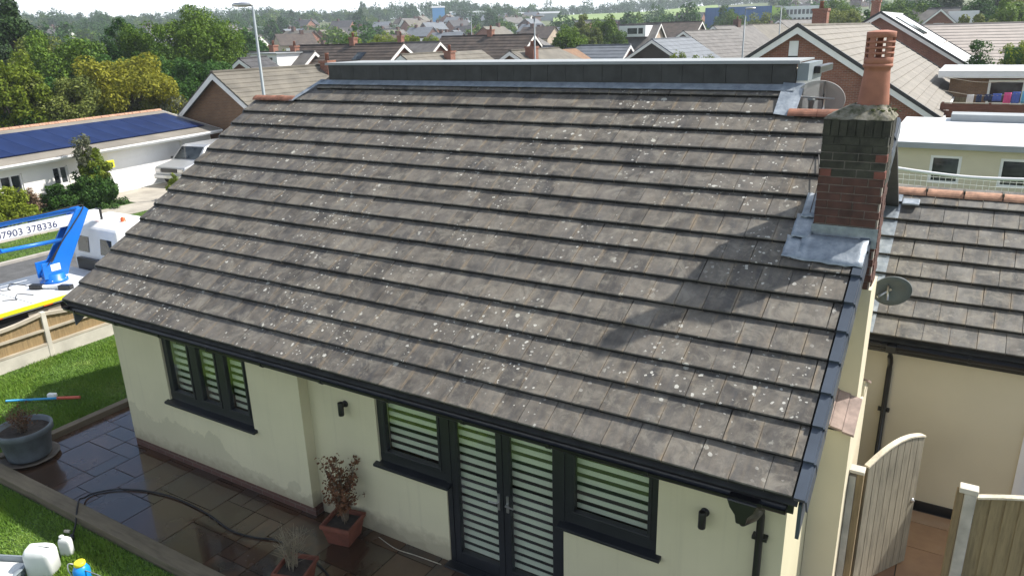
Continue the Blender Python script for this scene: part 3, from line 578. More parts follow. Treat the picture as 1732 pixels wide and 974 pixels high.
# --- chimney: stack of single bricks, breast, flashing, pot
chim = thing('chimney', 'brick chimney stack with mossy top, clay pot and rendered breast on the right gable', 'chimney', (10.45, 2.7, 0))
SX0, SX1, SY0, SY1 = 10.05, 10.66, 2.42, 2.96
CH = .0805; ZB = 3.72; NB = 21
stack = MB().box(SX0+.012, SX1-.012, SY0+.012, SY1-.012, ZB, ZB+(NB-4)*CH).build('stack', 'mortar', chim)
stack_top = MB().box(SX0+.012, SX1-.012, SY0+.012, SY1-.012, ZB+(NB-4)*CH+.001, ZB+NB*CH+.02).build('stack_head', 'mortar_moss', chim)
rb = random.Random(9); bc = {}
def brick(par, cx, cy, cz, dx, dy, dz, mat):
    key = (round(dx, 3), round(dy, 3), round(dz, 3), mat)
    if key not in bc: bc[key] = MB().cbox((0, 0, 0), (dx, dy, dz)).mesh('brick', mat)
    put('brick', bc[key], par, Matrix.Translation((cx+rb.uniform(-.002, .002), cy+rb.uniform(-.002, .002), cz)) @ Matrix.Rotation(rb.gauss(0, .004), 4, 'Z'))
J = .010; BL = .235; BW = .11
for k in range(NB-2):
    z = ZB+(k+.5)*CH; head = k >= NB-4-0; mt = 'brick_moss' if k >= NB-6 else 'brick_stack'; par = stack_top if head else stack
    hz = CH-J
    def run(a0, a1, start, place):
        x = a0-(start)
        while x < a1-.02:
            l, r = max(x, a0), min(x+BL, a1)
            if r-l > .03: place((l+r)/2, r-l-J)
            x += BL
    off = 0 if k % 2 else BL/2
    pick = lambda: 'brick_moss' if (k >= NB-9 and rb.random() < (k-NB+10)*.25) else mt
    run(SX0, SX1, off, lambda c_, d: brick(par, c_, SY0+BW/2-.0, z, d, BW, hz, pick()))
    run(SX0, SX1, off, lambda c_, d: brick(par, c_, SY1-BW/2, z, d, BW, hz, pick()))
    run(SY0+BW+J, SY1-BW-J, BL/2-off, lambda c_, d: brick(par, SX1-BW/2, c_, z, BW, d, hz, pick()))
    run(SY0+BW+J, SY1-BW-J, BL/2-off, lambda c_, d: brick(par, SX0+BW/2, c_, z, BW, d, hz, pick()))
for (x_, z_) in ((SX1-.05, NB-5), (SX1-.05, NB-7), (SX0+.07, NB-7)):      # three repaired corner bricks, redder, standing a touch proud
    brick(stack, x_, SY0+BW/2-.004, ZB+(z_+.5)*CH, .10, BW, CH-J, 'brick_new')
zs = ZB+(NB-2)*CH; nsol = 8                                       # soldier course under the flaunching
for i in range(nsol):
    wd = (SX1-SX0)/nsol
    for yy in (SY0+BW/2-.003, SY1-BW/2+.003): brick(stack_top, SX0+(i+.5)*wd, yy, zs+CH, wd-J, BW, 2*CH-J, 'brick_moss')
for i in range(4):
    wd = (SY1-SY0-2*BW)/4
    for xx in (SX0+BW/2-.003, SX1-BW/2+.003): brick(stack_top, xx, SY0+BW+(i+.5)*wd, zs+CH, BW, wd-J, 2*CH-J, 'brick_moss')
ztop = ZB+NB*CH
m = MB(); n = 14; rows = [(0, .0, 1.02), (.02, .02, .98), (.07, .25, .80), (.11, .6, .55), (.13, 1, .36)]
px_, py_ = 10.445, 2.70
for h, rd, sc in rows:
    for i in range(4*n):
        q = i/n; sd = int(q) % 4; f = q-int(q); hw, hd = (SX1-SX0)/2, (SY1-SY0)/2
        sx, sy = [(-1+2*f, -1), (1, -1+2*f), (1-2*f, 1), (-1, 1-2*f)][sd]; a = math.atan2(sy, sx); X = sx*hw*(1-rd)+math.cos(a)*.17*rd; Y = sy*hd*(1-rd)+math.sin(a)*.17*rd
        cxm = (SX0+SX1)/2*(1-rd)+px_*rd; cym = (SY0+SY1)/2*(1-rd)+py_*rd; s_ = (sc if rd == 0 else sc+(1-sc)*rd*1.0)
        m.v.append((cxm+X*s_, cym+Y*s_, ztop+h+rb.uniform(-.006, .006)))
NN = 4*n
for r_ in range(len(rows)-1):
    for i in range(NN): m.f.append((r_*NN+i, r_*NN+(i+1) % NN, (r_+1)*NN+(i+1) % NN, (r_+1)*NN+i)); m.sm.append(True)
m.build('flaunching', 'flaunching', chim)
# moss tufts on the flaunching
mb = MB()
for _ in range(45): a = rb.uniform(0, 6.28); r_ = rb.uniform(.16, .25); p = Vector((px_+r_*math.cos(a), py_-abs(r_*math.sin(a))*.9, ztop+.085-.25*(r_-.16)+rb.uniform(0, .02))); s_ = rb.uniform(.008, .02); mb.cbox(p, (s_*1.6, s_*1.4, s_), rb.uniform(0, 3), rb.uniform(-.6, .6))
stuff(mb.build('moss', 'moss_dull', chim))
# pot: tapered shaft, roll, slotted louvre head
zp = ztop+.09; Mp = Matrix.Translation((px_, py_, zp))
pot = MB().lathe([(.145, 0), (.142, .06), (.118, .34), (.118, .375), (.132, .385), (.136, .40), (.132, .415), (.122, .42), (.122, .43), (.1, .43)], 32, Mp, False).build('chimney_pot', 'terracotta', chim)
mb = MB(); z0_ = zp+.42
bandz = [(0, .055), (.085, .105), (.135, .155), (.185, .205), (.235, .29)]
for za, zb_ in bandz: mb.lathe([(.128, za), (.131, za+.004), (.131, zb_-.004), (.128, zb_), (.108, zb_), (.108, za)], 32, Matrix.Translation((px_, py_, z0_)), False)
for za, zb_ in zip([b_2[1] for b_2 in bandz], [b_2[0] for b_2 in bandz[1:]]):
    for i in range(5):
        a0 = 2*math.pi*(i+.18)/5; a1 = a0+2*math.pi*.075
        pts = [(.129, a0), (.129, a1), (.109, a1), (.109, a0)]
        mb.hexa([(px_+r_*math.cos(a), py_+r_*math.sin(a), z0_+za-.002) for r_, a in pts]+[(px_+r_*math.cos(a), py_+r_*math.sin(a), z0_+zb_+.002) for r_, a in pts])
mb.lathe([(.128, .29), (.05, .305), (.001, .305)], 32, Matrix.Translation((px_, py_, z0_)), False)
mb.build('louvre_head', 'terracotta', pot)
# breast in cream render with tiled shoulders
MB().box(10.375, 10.675, 2.43, 2.95, 1.9, ZB).box(10.375, 10.70, 2.03, 3.36, -.08, 2.30).build('breast', 'cream_plain', chim)
for sgn, ya, yb_ in ((1, 2.01, 2.43), (-1, 3.38, 2.95)):
    MB().hexa([(10.376, ya+.02*sgn, 2.28), (10.70, ya+.02*sgn, 2.28), (10.70, yb_, 2.28), (10.376, yb_, 2.28), (10.376, ya+.02*sgn, 2.36), (10.70, ya+.02*sgn, 2.30), (10.70, yb_, 2.50), (10.376, yb_, 2.56)]).build('shoulder', 'cream_plain', chim)
    for i in range(3):
        xa = 10.38+i*.118; dz = -.022*i*1.6
        MB().hexa([(xa, ya-.03*sgn, 2.36+dz), (xa+.114, ya-.03*sgn, 2.34+dz), (xa+.114, yb_, 2.555+dz), (xa, yb_, 2.575+dz), (xa, ya-.03*sgn, 2.385+dz), (xa+.114, ya-.03*sgn, 2.365+dz), (xa+.114, yb_, 2.58+dz), (xa, yb_, 2.60+dz)]).build('shoulder_tile', 'shoulder_tile', chim)
# lead apron and side soakers
sS = SY0/CA
def lead_sheet(x0, x1, s0, s1, h0, h1, nm='lead_flashing', seed=0):
    rr_ = random.Random(seed); m = MB(); nx, ns = 8, 5
    for j in range(ns+1):
        for i in range(nx+1):
            ed = .006 if 0 < j else .0
            m.v.append(Rf(x0+(x1-x0)*i/nx+rr_.uniform(-.004, .004), s0+(s1-s0)*j/ns+(rr_.uniform(-.012, .012) if j == 0 else 0), h0+(h1-h0)*j/ns+rr_.uniform(-.004, .007)))
    for j in range(ns):
        for i in range(nx): m.f.append((j*(nx+1)+i, j*(nx+1)+i+1, (j+1)*(nx+1)+i+1, (j+1)*(nx+1)+i)); m.sm.append(True)
    o = m.build(nm, 'lead', chim); so = o.modifiers.new('solid', 'SOLIDIFY'); so.thickness = .005; return o
lead_sheet(9.98, 10.60, sS-.36, sS+.0, .108, .115, seed=1)
m = MB().box(SX0-.006, SX1+.004, SY0-.008, SY0-.002, Rf(0, sS)[2]+.0, Rf(0, sS)[2]+.20); m.build('lead_flashing', 'lead', chim)
for i, (sa, sb, xl) in enumerate(((sS-.34, sS-.02, 9.83), (sS-.05, sS+.30, 9.86), (sS+.24, sS+.62, 9.90))): lead_sheet(xl, 10.05, sa, sb, (.112+.004*i), (.095+.004*i), seed=5+i)
MB().hexa([(SX0-.008, SY0-.01, 4.12), (SX0-.002, SY0-.01, 4.12), (SX0-.002, SY1, 4.5), (SX0-.008, SY1, 4.5), (SX0-.008, SY0-.01, 4.34), (SX0-.002, SY0-.01, 4.34), (SX0-.002, SY1, 4.68), (SX0-.008, SY1, 4.68)]).build('lead_flashing', 'lead', chim)

# ------------------------------------------------------------------ right wing
wing = thing('house_wing', 'cream rendered wing with grey tiled roof right of the chimney', 'house wing', (13.2, 6.6, 0))
EY, EZ = 4.4, 2.47
def Rw(x, s, h=0): return (x, EY+s*CA-h*SA, EZ+s*SA+h*CA)
mb = MB(); wall_cells(mb, 10.39, 16, -.08, 2.6, 4.70, 4.92, [(12.42, 13.35, -.08, 2.05)]); mb.build('front_wall', 'cream_plain', wing)
MB().box(10.385, 12.40, 4.672, 4.698, -.05, .11).build('plinth', 'black_plastic', wing)
dw = MB().box(12.42, 12.50, 4.68, 4.80, 0, 2.05).box(13.27, 13.35, 4.68, 4.80, 0, 2.05).box(12.5, 13.27, 4.68, 4.80, 1.97, 2.05).build('door_frame', 'upvc_white', wing)
MB().box(12.50, 13.27, 4.72, 4.77, 0, 1.97).build('door', 'upvc_white', wing)
wroof = MB().hexa([Rw(10.39, -.02, -.03), Rw(16, -.02, -.03), Rw(16, 2.66, -.03), Rw(10.39, 2.66, -.03), Rw(10.39, -.02, -.012), Rw(16, -.02, -.012), Rw(16, 2.66, -.012), Rw(10.39, 2.66, -.012)]).build('roof', 'tile_dark', wing)
lay_tiles(wroof, 10.40, 14.6, 0, 8, (0, EY, EZ), 'tile_wing', 300, rngt)
MB().prism([(6.64, 3.80), (8.9, 2.4), (8.9, 2.47), (6.64, 3.87)], lambda u, v, w_: (w_, u, v), 10.39, 16).build('rear_roof', 'tile_wing', wing)
rp2 = ridge_piece(.45, .12).mesh('ridge_tile', 'ridge_wing'); rjm = MB().box(-.012, .012, -.09, .09, .03, .085).mesh('ridge_joint', 'mortar_moss')
for i in range(11): put('ridge_tile', rp2, wing, Matrix.Translation((10.66+i*.465, 6.66, 3.94)) @ Matrix.Rotation(rj.gauss(0, .012), 4, 'Y')); put('ridge_joint', rjm, wing, Matrix.Translation((10.893+i*.465, 6.66, 3.935)))
wg = gutter(wing, 10.40, 15.9, EY-.02, EZ-.06); MB().box(10.39, 16, EY+.06, EY+.085, EZ-.2, EZ+.03).build('fascia', 'gutter_black', wing)
MB().box(10.78, 10.90, EY-.085, EY+.045, EZ-.15, EZ-.05).build('gutter_outlet', 'gutter_black', wg, bevel=.01)
MB().tube([(10.84, EY-.02, EZ-.15), (10.84, EY-.0, EZ-.22), (10.84, 4.63, EZ-.40), (10.84, 4.65, EZ-.5), (10.84, 4.65, 0)], .034, 12).build('downpipe', 'gutter_black', wing)
MB().box(10.77, 10.91, 4.64, 4.70, 1.35, 1.39).build('pipe_clip', 'gutter_black', wing)
for k in range(8):      # stepped soakers beside the gable
    s0 = k*GAUGE; MB().hexa([Rw(10.40, s0-.0, .100), Rw(10.60, s0-.0, .100), Rw(10.60, s0+.34, .062), Rw(10.40, s0+.34, .062), Rw(10.40, s0, .106), Rw(10.60, s0, .106), Rw(10.60, s0+.34, .068), Rw(10.40, s0+.34, .068)]).build('lead_soaker', 'lead', wing)
MB().cbox((10.72, 6.42, 3.86), (.22, .26, .03), 0, .2).build('lead_saddle', 'lead', wing, bevel=.01)

# ------------------------------------------------------------------ satellite dishes
def dish(name, label, centre, facing, rx, rz_, mat, dep):
    t_ = thing(name, label, 'satellite dish', centre); F = Vector(facing).normalized(); M = Matrix.Translation(centre) @ F.to_track_quat('Z', 'Y').to_matrix().to_4x4() @ Matrix.Diagonal((rx, rz_, 1, 1))
    m = MB().lathe([(.001, 0), (.3, dep*.09), (.6, dep*.36), (.85, dep*.72), (1, dep), (1.02, dep), (1.0, dep-.012), (.6, dep*.36-.012), (.001, -.012)], 40, M, False); m.build('reflector', mat, t_); return t_, M
c1 = Vector((9.66, 4.55, 5.44)); d1, M1 = dish('satellite_dish', 'large pale mesh satellite dish behind the chimney at the ridge', c1, (.05, 1, .25), .29, .23, 'dish_mesh', -.07)
MB().tube([c1+Vector((.05, -.12, -.35)), c1+Vector((.05, -.12, .20))], .018, 10).build('mast', 'steel', d1)
MB().tube([c1+Vector((-.20, -.22, .02)), c1+Vector((.18, -.18, -.005))], .014, 6).build('crossbar', 'grey_mesh', d1)
MB().lathe([(.001, -.10), (.018, -.10), (.035, .07), (.045, .08), (.045, .1), (.001, .1)], 12, Matrix.Translation(c1+Vector((-.07, -.25, -.10))), False).build('receiver', 'dish_grey', d1)
MB().tube([c1+Vector((-.07, -.25, 0)), c1+Vector((.05, -.13, -.02))], .008, 6).build('arm', 'black_plastic', d1)
MB().tube([c1+Vector((.05, -.14, .05)), c1+Vector((.06, -.22, -.1)), c1+Vector((.04, -.35, -.2)), Vector((9.98, 3.0, 4.70)), Vector((10.0, 2.5, 4.45))], .006, 6).build('cable', 'black_plastic', d1)
c2 = Vector((10.80, 3.35, 3.48)); d2, M2 = dish('satellite_dish', 'dark grey satellite dish fixed to the chimney breast above the wing roof', c2, (-.25, 1, .25), .20, .185, 'dish_grey', -.05)
MB().tube([c2+Vector((-.12, -.12, -.08)), c2+Vector((0, -.03, 0))], .014, 8).build('bracket', 'steel', d2); MB().tube([c2+Vector((-.03, -.06, .05)), c2+Vector((-.02, -.06, -.12))], .012, 8).build('mast', 'steel', d2)

# ------------------------------------------------------------------ gate and side fence
gate = thing('garden_gate', 'weathered arched timber gate standing open beside the chimney breast', 'gate', (10.84, 2.52, 0))
ga, gb = Vector((10.86, 2.56)), Vector((11.35, 3.36)); du = (gb-ga); gl = du.length; du.normalize(); dn = Vector((du.y, -du.x))
def gtop(u): return 1.52+.26*math.sin(math.pi*min(1, u/gl*.78+.02)) if u < gl*.68 else 1.52+.26*math.sin(math.pi*(u/gl*.62+.09))
def gtop(u): f = u/gl; return 1.56+.26*math.sin(math.pi*(.10+.62*f))
nb = 8
def gp(u, off, z): return (ga.x+du.x*u+dn.x*off, ga.y+du.y*u+dn.y*off, z)
for i in range(nb):
    u0, u1 = i*gl/nb+.005, (i+1)*gl/nb-.005
    MB().hexa([gp(u0, .0, .05), gp(u1, .0, .05), gp(u1, .02, .05), gp(u0, .02, .05), gp(u0, 0, gtop(u0)), gp(u1, 0, gtop(u1)), gp(u1, .02, gtop(u1)), gp(u0, .02, gtop(u0))]).build('board', 'gate_wood', gate)
m = MB()
for i in range(14):
    u0, u1 = i*gl/14, (i+1)*gl/14; m.hexa([gp(u0, -.035, gtop(u0)), gp(u1, -.035, gtop(u1)), gp(u1, .03, gtop(u1)), gp(u0, .03, gtop(u0)), gp(u0, -.035, gtop(u0)+.02), gp(u1, -.035, gtop(u1)+.02), gp(u1, .03, gtop(u1)+.02), gp(u0, .03, gtop(u0)+.02)])
m.build('capping', 'capping', gate)
for u0, u1 in ((0, .06), (gl-.06, gl)): MB().hexa([gp(u0, -.04, .05), gp(u1, -.04, .05), gp(u1, -.003, .05), gp(u0, -.003, .05), gp(u0, -.04, gtop(u0)), gp(u1, -.04, gtop(u1)), gp(u1, -.003, gtop(u1)), gp(u0, -.003, gtop(u0))]).build('stile', 'gate_frame_wood', gate)
for z in (.2, 1.35): MB().hexa([gp(.06, -.04, z), gp(gl-.06, -.04, z), gp(gl-.06, -.003, z), gp(.06, -.003, z), gp(.06, -.04, z+.1), gp(gl-.06, -.04, z+.1), gp(gl-.06, -.003, z+.1), gp(.06, -.003, z+.1)]).build('rail', 'gate_frame_wood', gate)
MB().lathe([(.001, 0), (.03, 0), (.03, .01), (.012, .015), (.012, .03), (.001, .03)], 14, Matrix.Translation(gp(gl-.05, .02, .93)) @ Vector((dn.x, dn.y, 0)).to_track_quat('Z', 'Y').to_matrix().to_4x4(), False).build('latch', 'steel', gate)
gpost = thing('gate_post', 'square timber gate post with a concrete stub against the chimney breast', 'post', (10.76, 2.46, 0))
MB().box(10.78, 10.85, 2.40, 2.52, -.05, 1.62).build('timber', 'gate_frame_wood', gpost, bevel=.006); MB().box(10.705, 10.778, 2.40, 2.52, -.05, 1.58).build('concrete', 'concrete', gpost, bevel=.006); MB().box(10.70, 10.855, 2.39, 2.53, 1.622, 1.66).build('cap', 'concrete_pale', gpost, bevel=.006)
sf = thing('side_fence', 'arched vertical board fence panel with concrete post right of the gate', 'fence', (11.8, 2.46, 0))
MB().box(11.79, 11.90, 2.40, 2.50, -.05, 1.70).build('post', 'concrete', sf, bevel=.01); MB().box(11.72, 11.788, 2.41, 2.51, -.05, 1.70).build('timber', 'gate_frame_wood', sf, bevel=.006); MB().box(11.74, 11.91, 2.39, 2.52, 1.702, 1.76).build('cap', 'concrete_pale', sf, bevel=.008)
def ptop(x): return 1.62+.20*math.sin(math.pi*min(1, max(0, (x-11.8)/1.9)))
x = 11.905
while x < 13.6:
    MB().hexa([(x, 2.44, .25), (x+.128, 2.455, .25), (x+.128, 2.475, .25), (x, 2.455, .25), (x, 2.44, ptop(x)), (x+.128, 2.455, ptop(x+.13)), (x+.128, 2.475, ptop(x+.13)), (x, 2.455, ptop(x))]).build('board', 'panel_wood', sf); x += .124
m = MB(); xs = [11.91+i*.1 for i in range(18)]
for xa, xb in zip(xs, xs[1:]): m.hexa([(xa, 2.42, ptop(xa)), (xb, 2.42, ptop(xb)), (xb, 2.49, ptop(xb)), (xa, 2.49, ptop(xa)), (xa, 2.42, ptop(xa)+.022), (xb, 2.42, ptop(xb)+.022), (xb, 2.49, ptop(xb)+.022), (xa, 2.49, ptop(xa)+.022)])
m.build('capping', 'capping', sf); MB().box(11.9, 13.7, 2.43, 2.48, -.05, .25).build('gravel_board', 'concrete', sf)

# ------------------------------------------------------------------ left boundary fence
lf = thing('boundary_fence', 'timber panel fence with concrete posts and gravel boards beside the side lawn', 'fence', (-4.9, 2.8, 0))
bays = [(-1.75, .05), (.05, 1.88), (1.88, 3.71), (3.71, 5.54)]
for a, b in bays:
    MB().box(-4.94, -4.86, a+.07, b-.03, -.05, .26).build('gravel_board', 'concrete_pale', lf)
    nb = 15
    def ft(y): return .98-.10*math.sin(math.pi*(y-a)/(b-a))
    for i in range(nb):
        y0, y1 = a+.07+i*(b-a-.1)/nb, a+.07+(i+1)*(b-a-.1)/nb+.006
        MB().hexa([(-4.925, y0, .27), (-4.912, y0, .27), (-4.900, y1, .27), (-4.913, y1, .27), (-4.925, y0, ft(y0)), (-4.912, y0, ft(y0)), (-4.900, y1, ft(y1)), (-4.913, y1, ft(y1))]).build('board', 'fence_wood', lf)
    for z in (.27, .585): MB().box(-4.897, -4.855, a+.07, b-.03, z, z+.05).build('rail', 'rail_wood', lf)
    m = MB(); ys = [a+.07+i*(b-a-.1)/10 for i in range(11)]
    for y0, y1 in zip(ys, ys[1:]): m.hexa([(-4.935, y0, ft(y0)-.055), (-4.853, y0, ft(y0)-.055), (-4.853, y1, ft(y1)-.055), (-4.935, y1, ft(y1)-.055), (-4.935, y0, ft(y0)+.012), (-4.853, y0, ft(y0)+.012), (-4.853, y1, ft(y1)+.012), (-4.935, y1, ft(y1)+.012)])
    m.build('top_rail', 'rail_wood', lf)
    MB().box(-4.95, -4.85, b-.03, b+.07, -.05, 1.0).build('post', 'concrete_pale', lf, bevel=.01)

# ------------------------------------------------------------------ crane truck on the road
tr = thing('crane_truck', 'white flatbed truck with folded blue access crane parked behind the fence', 'truck', (-6.75, 2.2, 0))
bed = MB().box(-7.85, -5.62, -2.2, 4.15, .86, 1.0).build('flatbed', 'deck_white', tr, bevel=.01)
MB().box(-5.618, -5.60, -2.2, 4.15, .90, .985).build('hi_vis_strip', 'hi_vis', tr)
MB().box(-7.3, -7.1, -2.1, 5.8, .55, .86).box(-6.3, -6.1, -2.1, 5.8, .55, .86).build('chassis', 'black_plastic', tr)
MB().box(-5.75, -5.72, -1.2, 3.4, .5, .84).build('side_guard', 'black_plastic', tr); MB().box(-5.82, -5.70, 2.0, 2.7, .52, .80).build('tool_box', 'rail_wood', tr)
def wheel(par, x, y, r=.36, wdt=.22):
    M = Matrix.Translation((x, y, r-.02)) @ Matrix.Rotation(R(90), 4, 'Y')
    wh = MB().lathe([(r*.62, -wdt/2), (r*.95, -wdt/2), (r, -wdt/2+.03), (r, wdt/2-.03), (r*.95, wdt/2), (r*.62, wdt/2)], 24, M, False).build('tyre', 'rubber', par); MB().lathe([(.001, -wdt*.3), (r*.3, -wdt*.3), (r*.62, -wdt*.45), (r*.62, wdt*.45), (r*.3, wdt*.3), (.001, wdt*.3)], 20, M, False).build('rim', 'silver_paint', wh)
for x in (-7.6, -5.9):
    for y in (-.8, 5.1): wheel(tr, x, y)
# cab: side profile extruded, then glazed
prof = [(4.28, .55), (4.28, 1.30), (4.36, 2.02), (4.55, 2.15), (5.35, 2.17), (5.62, 2.02), (6.05, 1.35), (6.35, 1.22), (6.42, .55)]
cab = MB().prism(prof, lambda u, v, w_: (w_-(.06 if v > 1.9 else 0)*(1 if w_ > -6.7 else -1), u, v), -7.72, -5.78).build('cab', 'truck_white', tr, bevel=.06)
MB().hexa([(-5.772, 4.75, 1.35), (-5.772, 5.75, 1.35), (-5.80, 5.50, 1.92), (-5.80, 4.75, 1.92), (-5.80, 4.75, 1.35), (-5.80, 5.75, 1.35), (-5.83, 5.5, 1.92), (-5.83, 4.75, 1.92)]).build('side_window', 'dark_glass', cab)
MB().hexa([(-7.45, 4.268, 1.42), (-7.0, 4.268, 1.42), (-7.0, 4.29, 1.42), (-7.45, 4.29, 1.42), (-7.45, 4.325, 1.80), (-7.0, 4.325, 1.80), (-7.0, 4.345, 1.80), (-7.45, 4.345, 1.80)]).build('rear_window', 'dark_glass', cab)
MB().hexa([(-6.5, 4.268, 1.42), (-6.05, 4.268, 1.42), (-6.05, 4.29, 1.42), (-6.5, 4.29, 1.42), (-6.5, 4.325, 1.80), (-6.05, 4.325, 1.80), (-6.05, 4.345, 1.80), (-6.5, 4.345, 1.80)]).build('rear_window', 'dark_glass', cab)
for bx, by in ((-7.15, 4.72), (-6.25, 4.85)): MB().lathe([(.001, 2.13), (.07, 2.13), (.07, 2.16), (.06, 2.165), (.058, 2.23), (.035, 2.265), (.001, 2.27)], 16, Matrix.Translation((bx, by, 0)), False).build('beacon', 'beacon_orange', cab)
for k in range(10): MB().lathe([(.018, 1.058), (.018, 1.075), (.001, 1.078)], 8, Matrix.Translation((-6.85+.27*math.cos(k*.628), 3.25+.27*math.sin(k*.628), 0)), False).build('bolt', 'steel', tr)
MB().tube(smooth([(-6.68, 3.2, 1.5), (-6.66, 3.5, 1.9), (-6.66, 3.85, 2.25), (-6.70, 4.2, 2.62), (-6.75, 4.0, 2.66), (-6.78, 3.2, 2.63), (-6.78, 2.0, 2.63)]), .014, 7).build('hydraulic_hose', 'rubber', tr)
MB().tube(smooth([(-6.68, 3.1, 1.45), (-6.64, 3.3, 1.7), (-6.65, 3.7, 2.12), (-6.74, 3.9, 2.2)]), .011, 7).build('hydraulic_hose', 'rubber', tr)
for k in range(6): MB().box(-5.617, -5.598, -1.9+k*1.05, -1.7+k*1.05, .87, .893).build('marker_lamp', 'beacon_orange', tr)
for k in range(3): MB().box(-7.82, -5.66, -.6+k*1.35, -.585+k*1.35, 1.0, 1.003).build('deck_joint', 'black_plastic', bed)
MB().box(-7.4, -6.0, 4.16, 4.26, .86, 1.28).build('bulkhead', 'black_plastic', tr)
# crane: turret, leaning box column, folded boom, ram
MB().lathe([(.30, 1.0), (.30, 1.06), (.24, 1.08), (.24, 1.2)], 20, Matrix.Translation((-6.85, 3.25, 0)), True).build('turntable', 'crane_blue', tr)
cpr = [(2.98, 1.12), (3.52, 1.12), (3.62, 1.35), (4.32, 2.52), (4.22, 2.62), (4.02, 2.58), (3.25, 1.50), (2.98, 1.50)]
col = MB().prism(cpr, lambda u, v, w_: (w_, u, v), -6.74, -6.70).prism(cpr, lambda u, v, w_: (w_, u, v), -7.02, -6.98).build('column', 'crane_blue', tr, bevel=.006)
MB().prism([(3.0, 1.14), (3.52, 1.14), (3.60, 1.35), (4.25, 2.45), (4.0, 2.40), (3.4, 1.45)], lambda u, v, w_: (w_, u, v), -6.98, -6.74).build('column_core', 'crane_blue_dark', tr)
MB().hexa([(-6.699, 3.16, 1.28), (-6.699, 3.38, 1.28), (-6.699, 3.38, 1.44), (-6.699, 3.16, 1.44), (-6.695, 3.16, 1.28), (-6.695, 3.38, 1.28), (-6.695, 3.38, 1.44), (-6.695, 3.16, 1.44)]).build('data_plate', 'truck_white', col)
boom = MB().box(-6.96, -6.76, -3.2, 4.60, 2.22, 2.46).build('boom', 'truck_white', tr, bevel=.02)
MB().tube([(-6.86, -3.0, 2.56), (-6.86, 4.10, 2.56)], .055, 12).build('boom_pipe', 'crane_blue', tr); MB().box(-6.97, -6.75, 4.602, 4.66, 2.20, 2.48).build('boom_end', 'black_plastic', tr, bevel=.02)
tm = text_mesh('07903 378336', .215, 'tape_navy'); put('phone_number', tm, boom, Matrix.Translation((-6.757, 2.20, 2.265)) @ Matrix.Rotation(R(90), 4, 'Z') @ Matrix.Rotation(R(90), 4, 'X') @ Matrix.Diagonal((1.09, 1, 1, 1)))
MB().tube([(-6.86, 1.0, 2.02), (-6.86, 2.3, 1.98)], .055, 12).build('ram_cylinder', 'crane_blue', tr); MB().tube([(-6.86, 2.3, 1.98), (-6.86, 3.75, 1.92)], .032, 10).build('ram_rod', 'steel', tr); MB().tube([(-6.80, 2.25, 1.985), (-6.80, 3.62, 1.93)], .045, 10).build('ram_guard', 'crane_blue', tr)
ck = thing('chock_bar', 'black weighted bar lying on the truck deck by the crane foot', 'tool', (-6.2, 2.9, 1.0)); MB().tube([(-6.55, 2.75, 1.05), (-6.0, 3.0, 1.05)], .04, 10).build('bar', 'white_paint', ck)
for p in ((-6.6, 2.72, 1.055), (-5.95, 3.02, 1.055)): MB().cbox(p, (.30, .16, .11), R(25)).build('weight', 'black_plastic', ck, bevel=.02)
for i, (x, y, l) in enumerate(((-7.3, 2.2, 'near the far edge of the truck deck'), (-6.4, 1.9, 'in the middle of the truck deck'))):
    rr_ = random.Random(40+i); tag(MB().tube([(x+.22*math.sin(.9*k)+rr_.uniform(-.05, .05), y+.07*k+rr_.uniform(-.05, .05), 1.012) for k in range(9)], .009, 6).build('strap', 'black_plastic'), 'thin dark strap lying loose '+l, 'strap')

# ------------------------------------------------------------------ things on the patio and lawns
def leaves(centers, radii, n, size, seed, flat=.35, asp=.55):
    """arrays of small diamond leaves scattered in clumps"""
    rng = np.random.default_rng(seed); c = np.asarray(centers); r = np.asarray(radii); idx = rng.integers(0, len(c), n)
    d = rng.normal(size=(n, 3)); d /= np.linalg.norm(d, axis=1)[:, None]; rad = rng.uniform(.25, 1, n)**.5
    p = c[idx]+d*(rad*r[idx])[:, None]
    nr = d*.7+rng.normal(size=(n, 3))*.6+np.array([0, 0, flat]); nr /= np.linalg.norm(nr, axis=1)[:, None]
    a = rng.normal(size=(n, 3)); u = np.cross(nr, a); u /= np.linalg.norm(u, axis=1)[:, None]+1e-9; v = np.cross(nr, u); s = size*rng.uniform(.6, 1.35, n)[:, None]
    q = np.stack([p-u*s*.5, p-v*s*asp*.5+nr*s*.08, p+u*s*.5, p+v*s*asp*.5+nr*s*.08], 1).reshape(-1, 3); return q
def leaf_mesh(name, q, mat):
    me = bpy.data.meshes.new(name); nv = len(q); me.vertices.add(nv); me.vertices.foreach_set('co', q.astype(np.float32).ravel()); me.loops.add(nv); me.loops.foreach_set('vertex_index', np.arange(nv, dtype=np.int32))
    me.polygons.add(nv//4); me.polygons.foreach_set('loop_start', np.arange(0, nv, 4, dtype=np.int32)); me.update(calc_edges=True); me.materials.append(MATS[mat]); return me
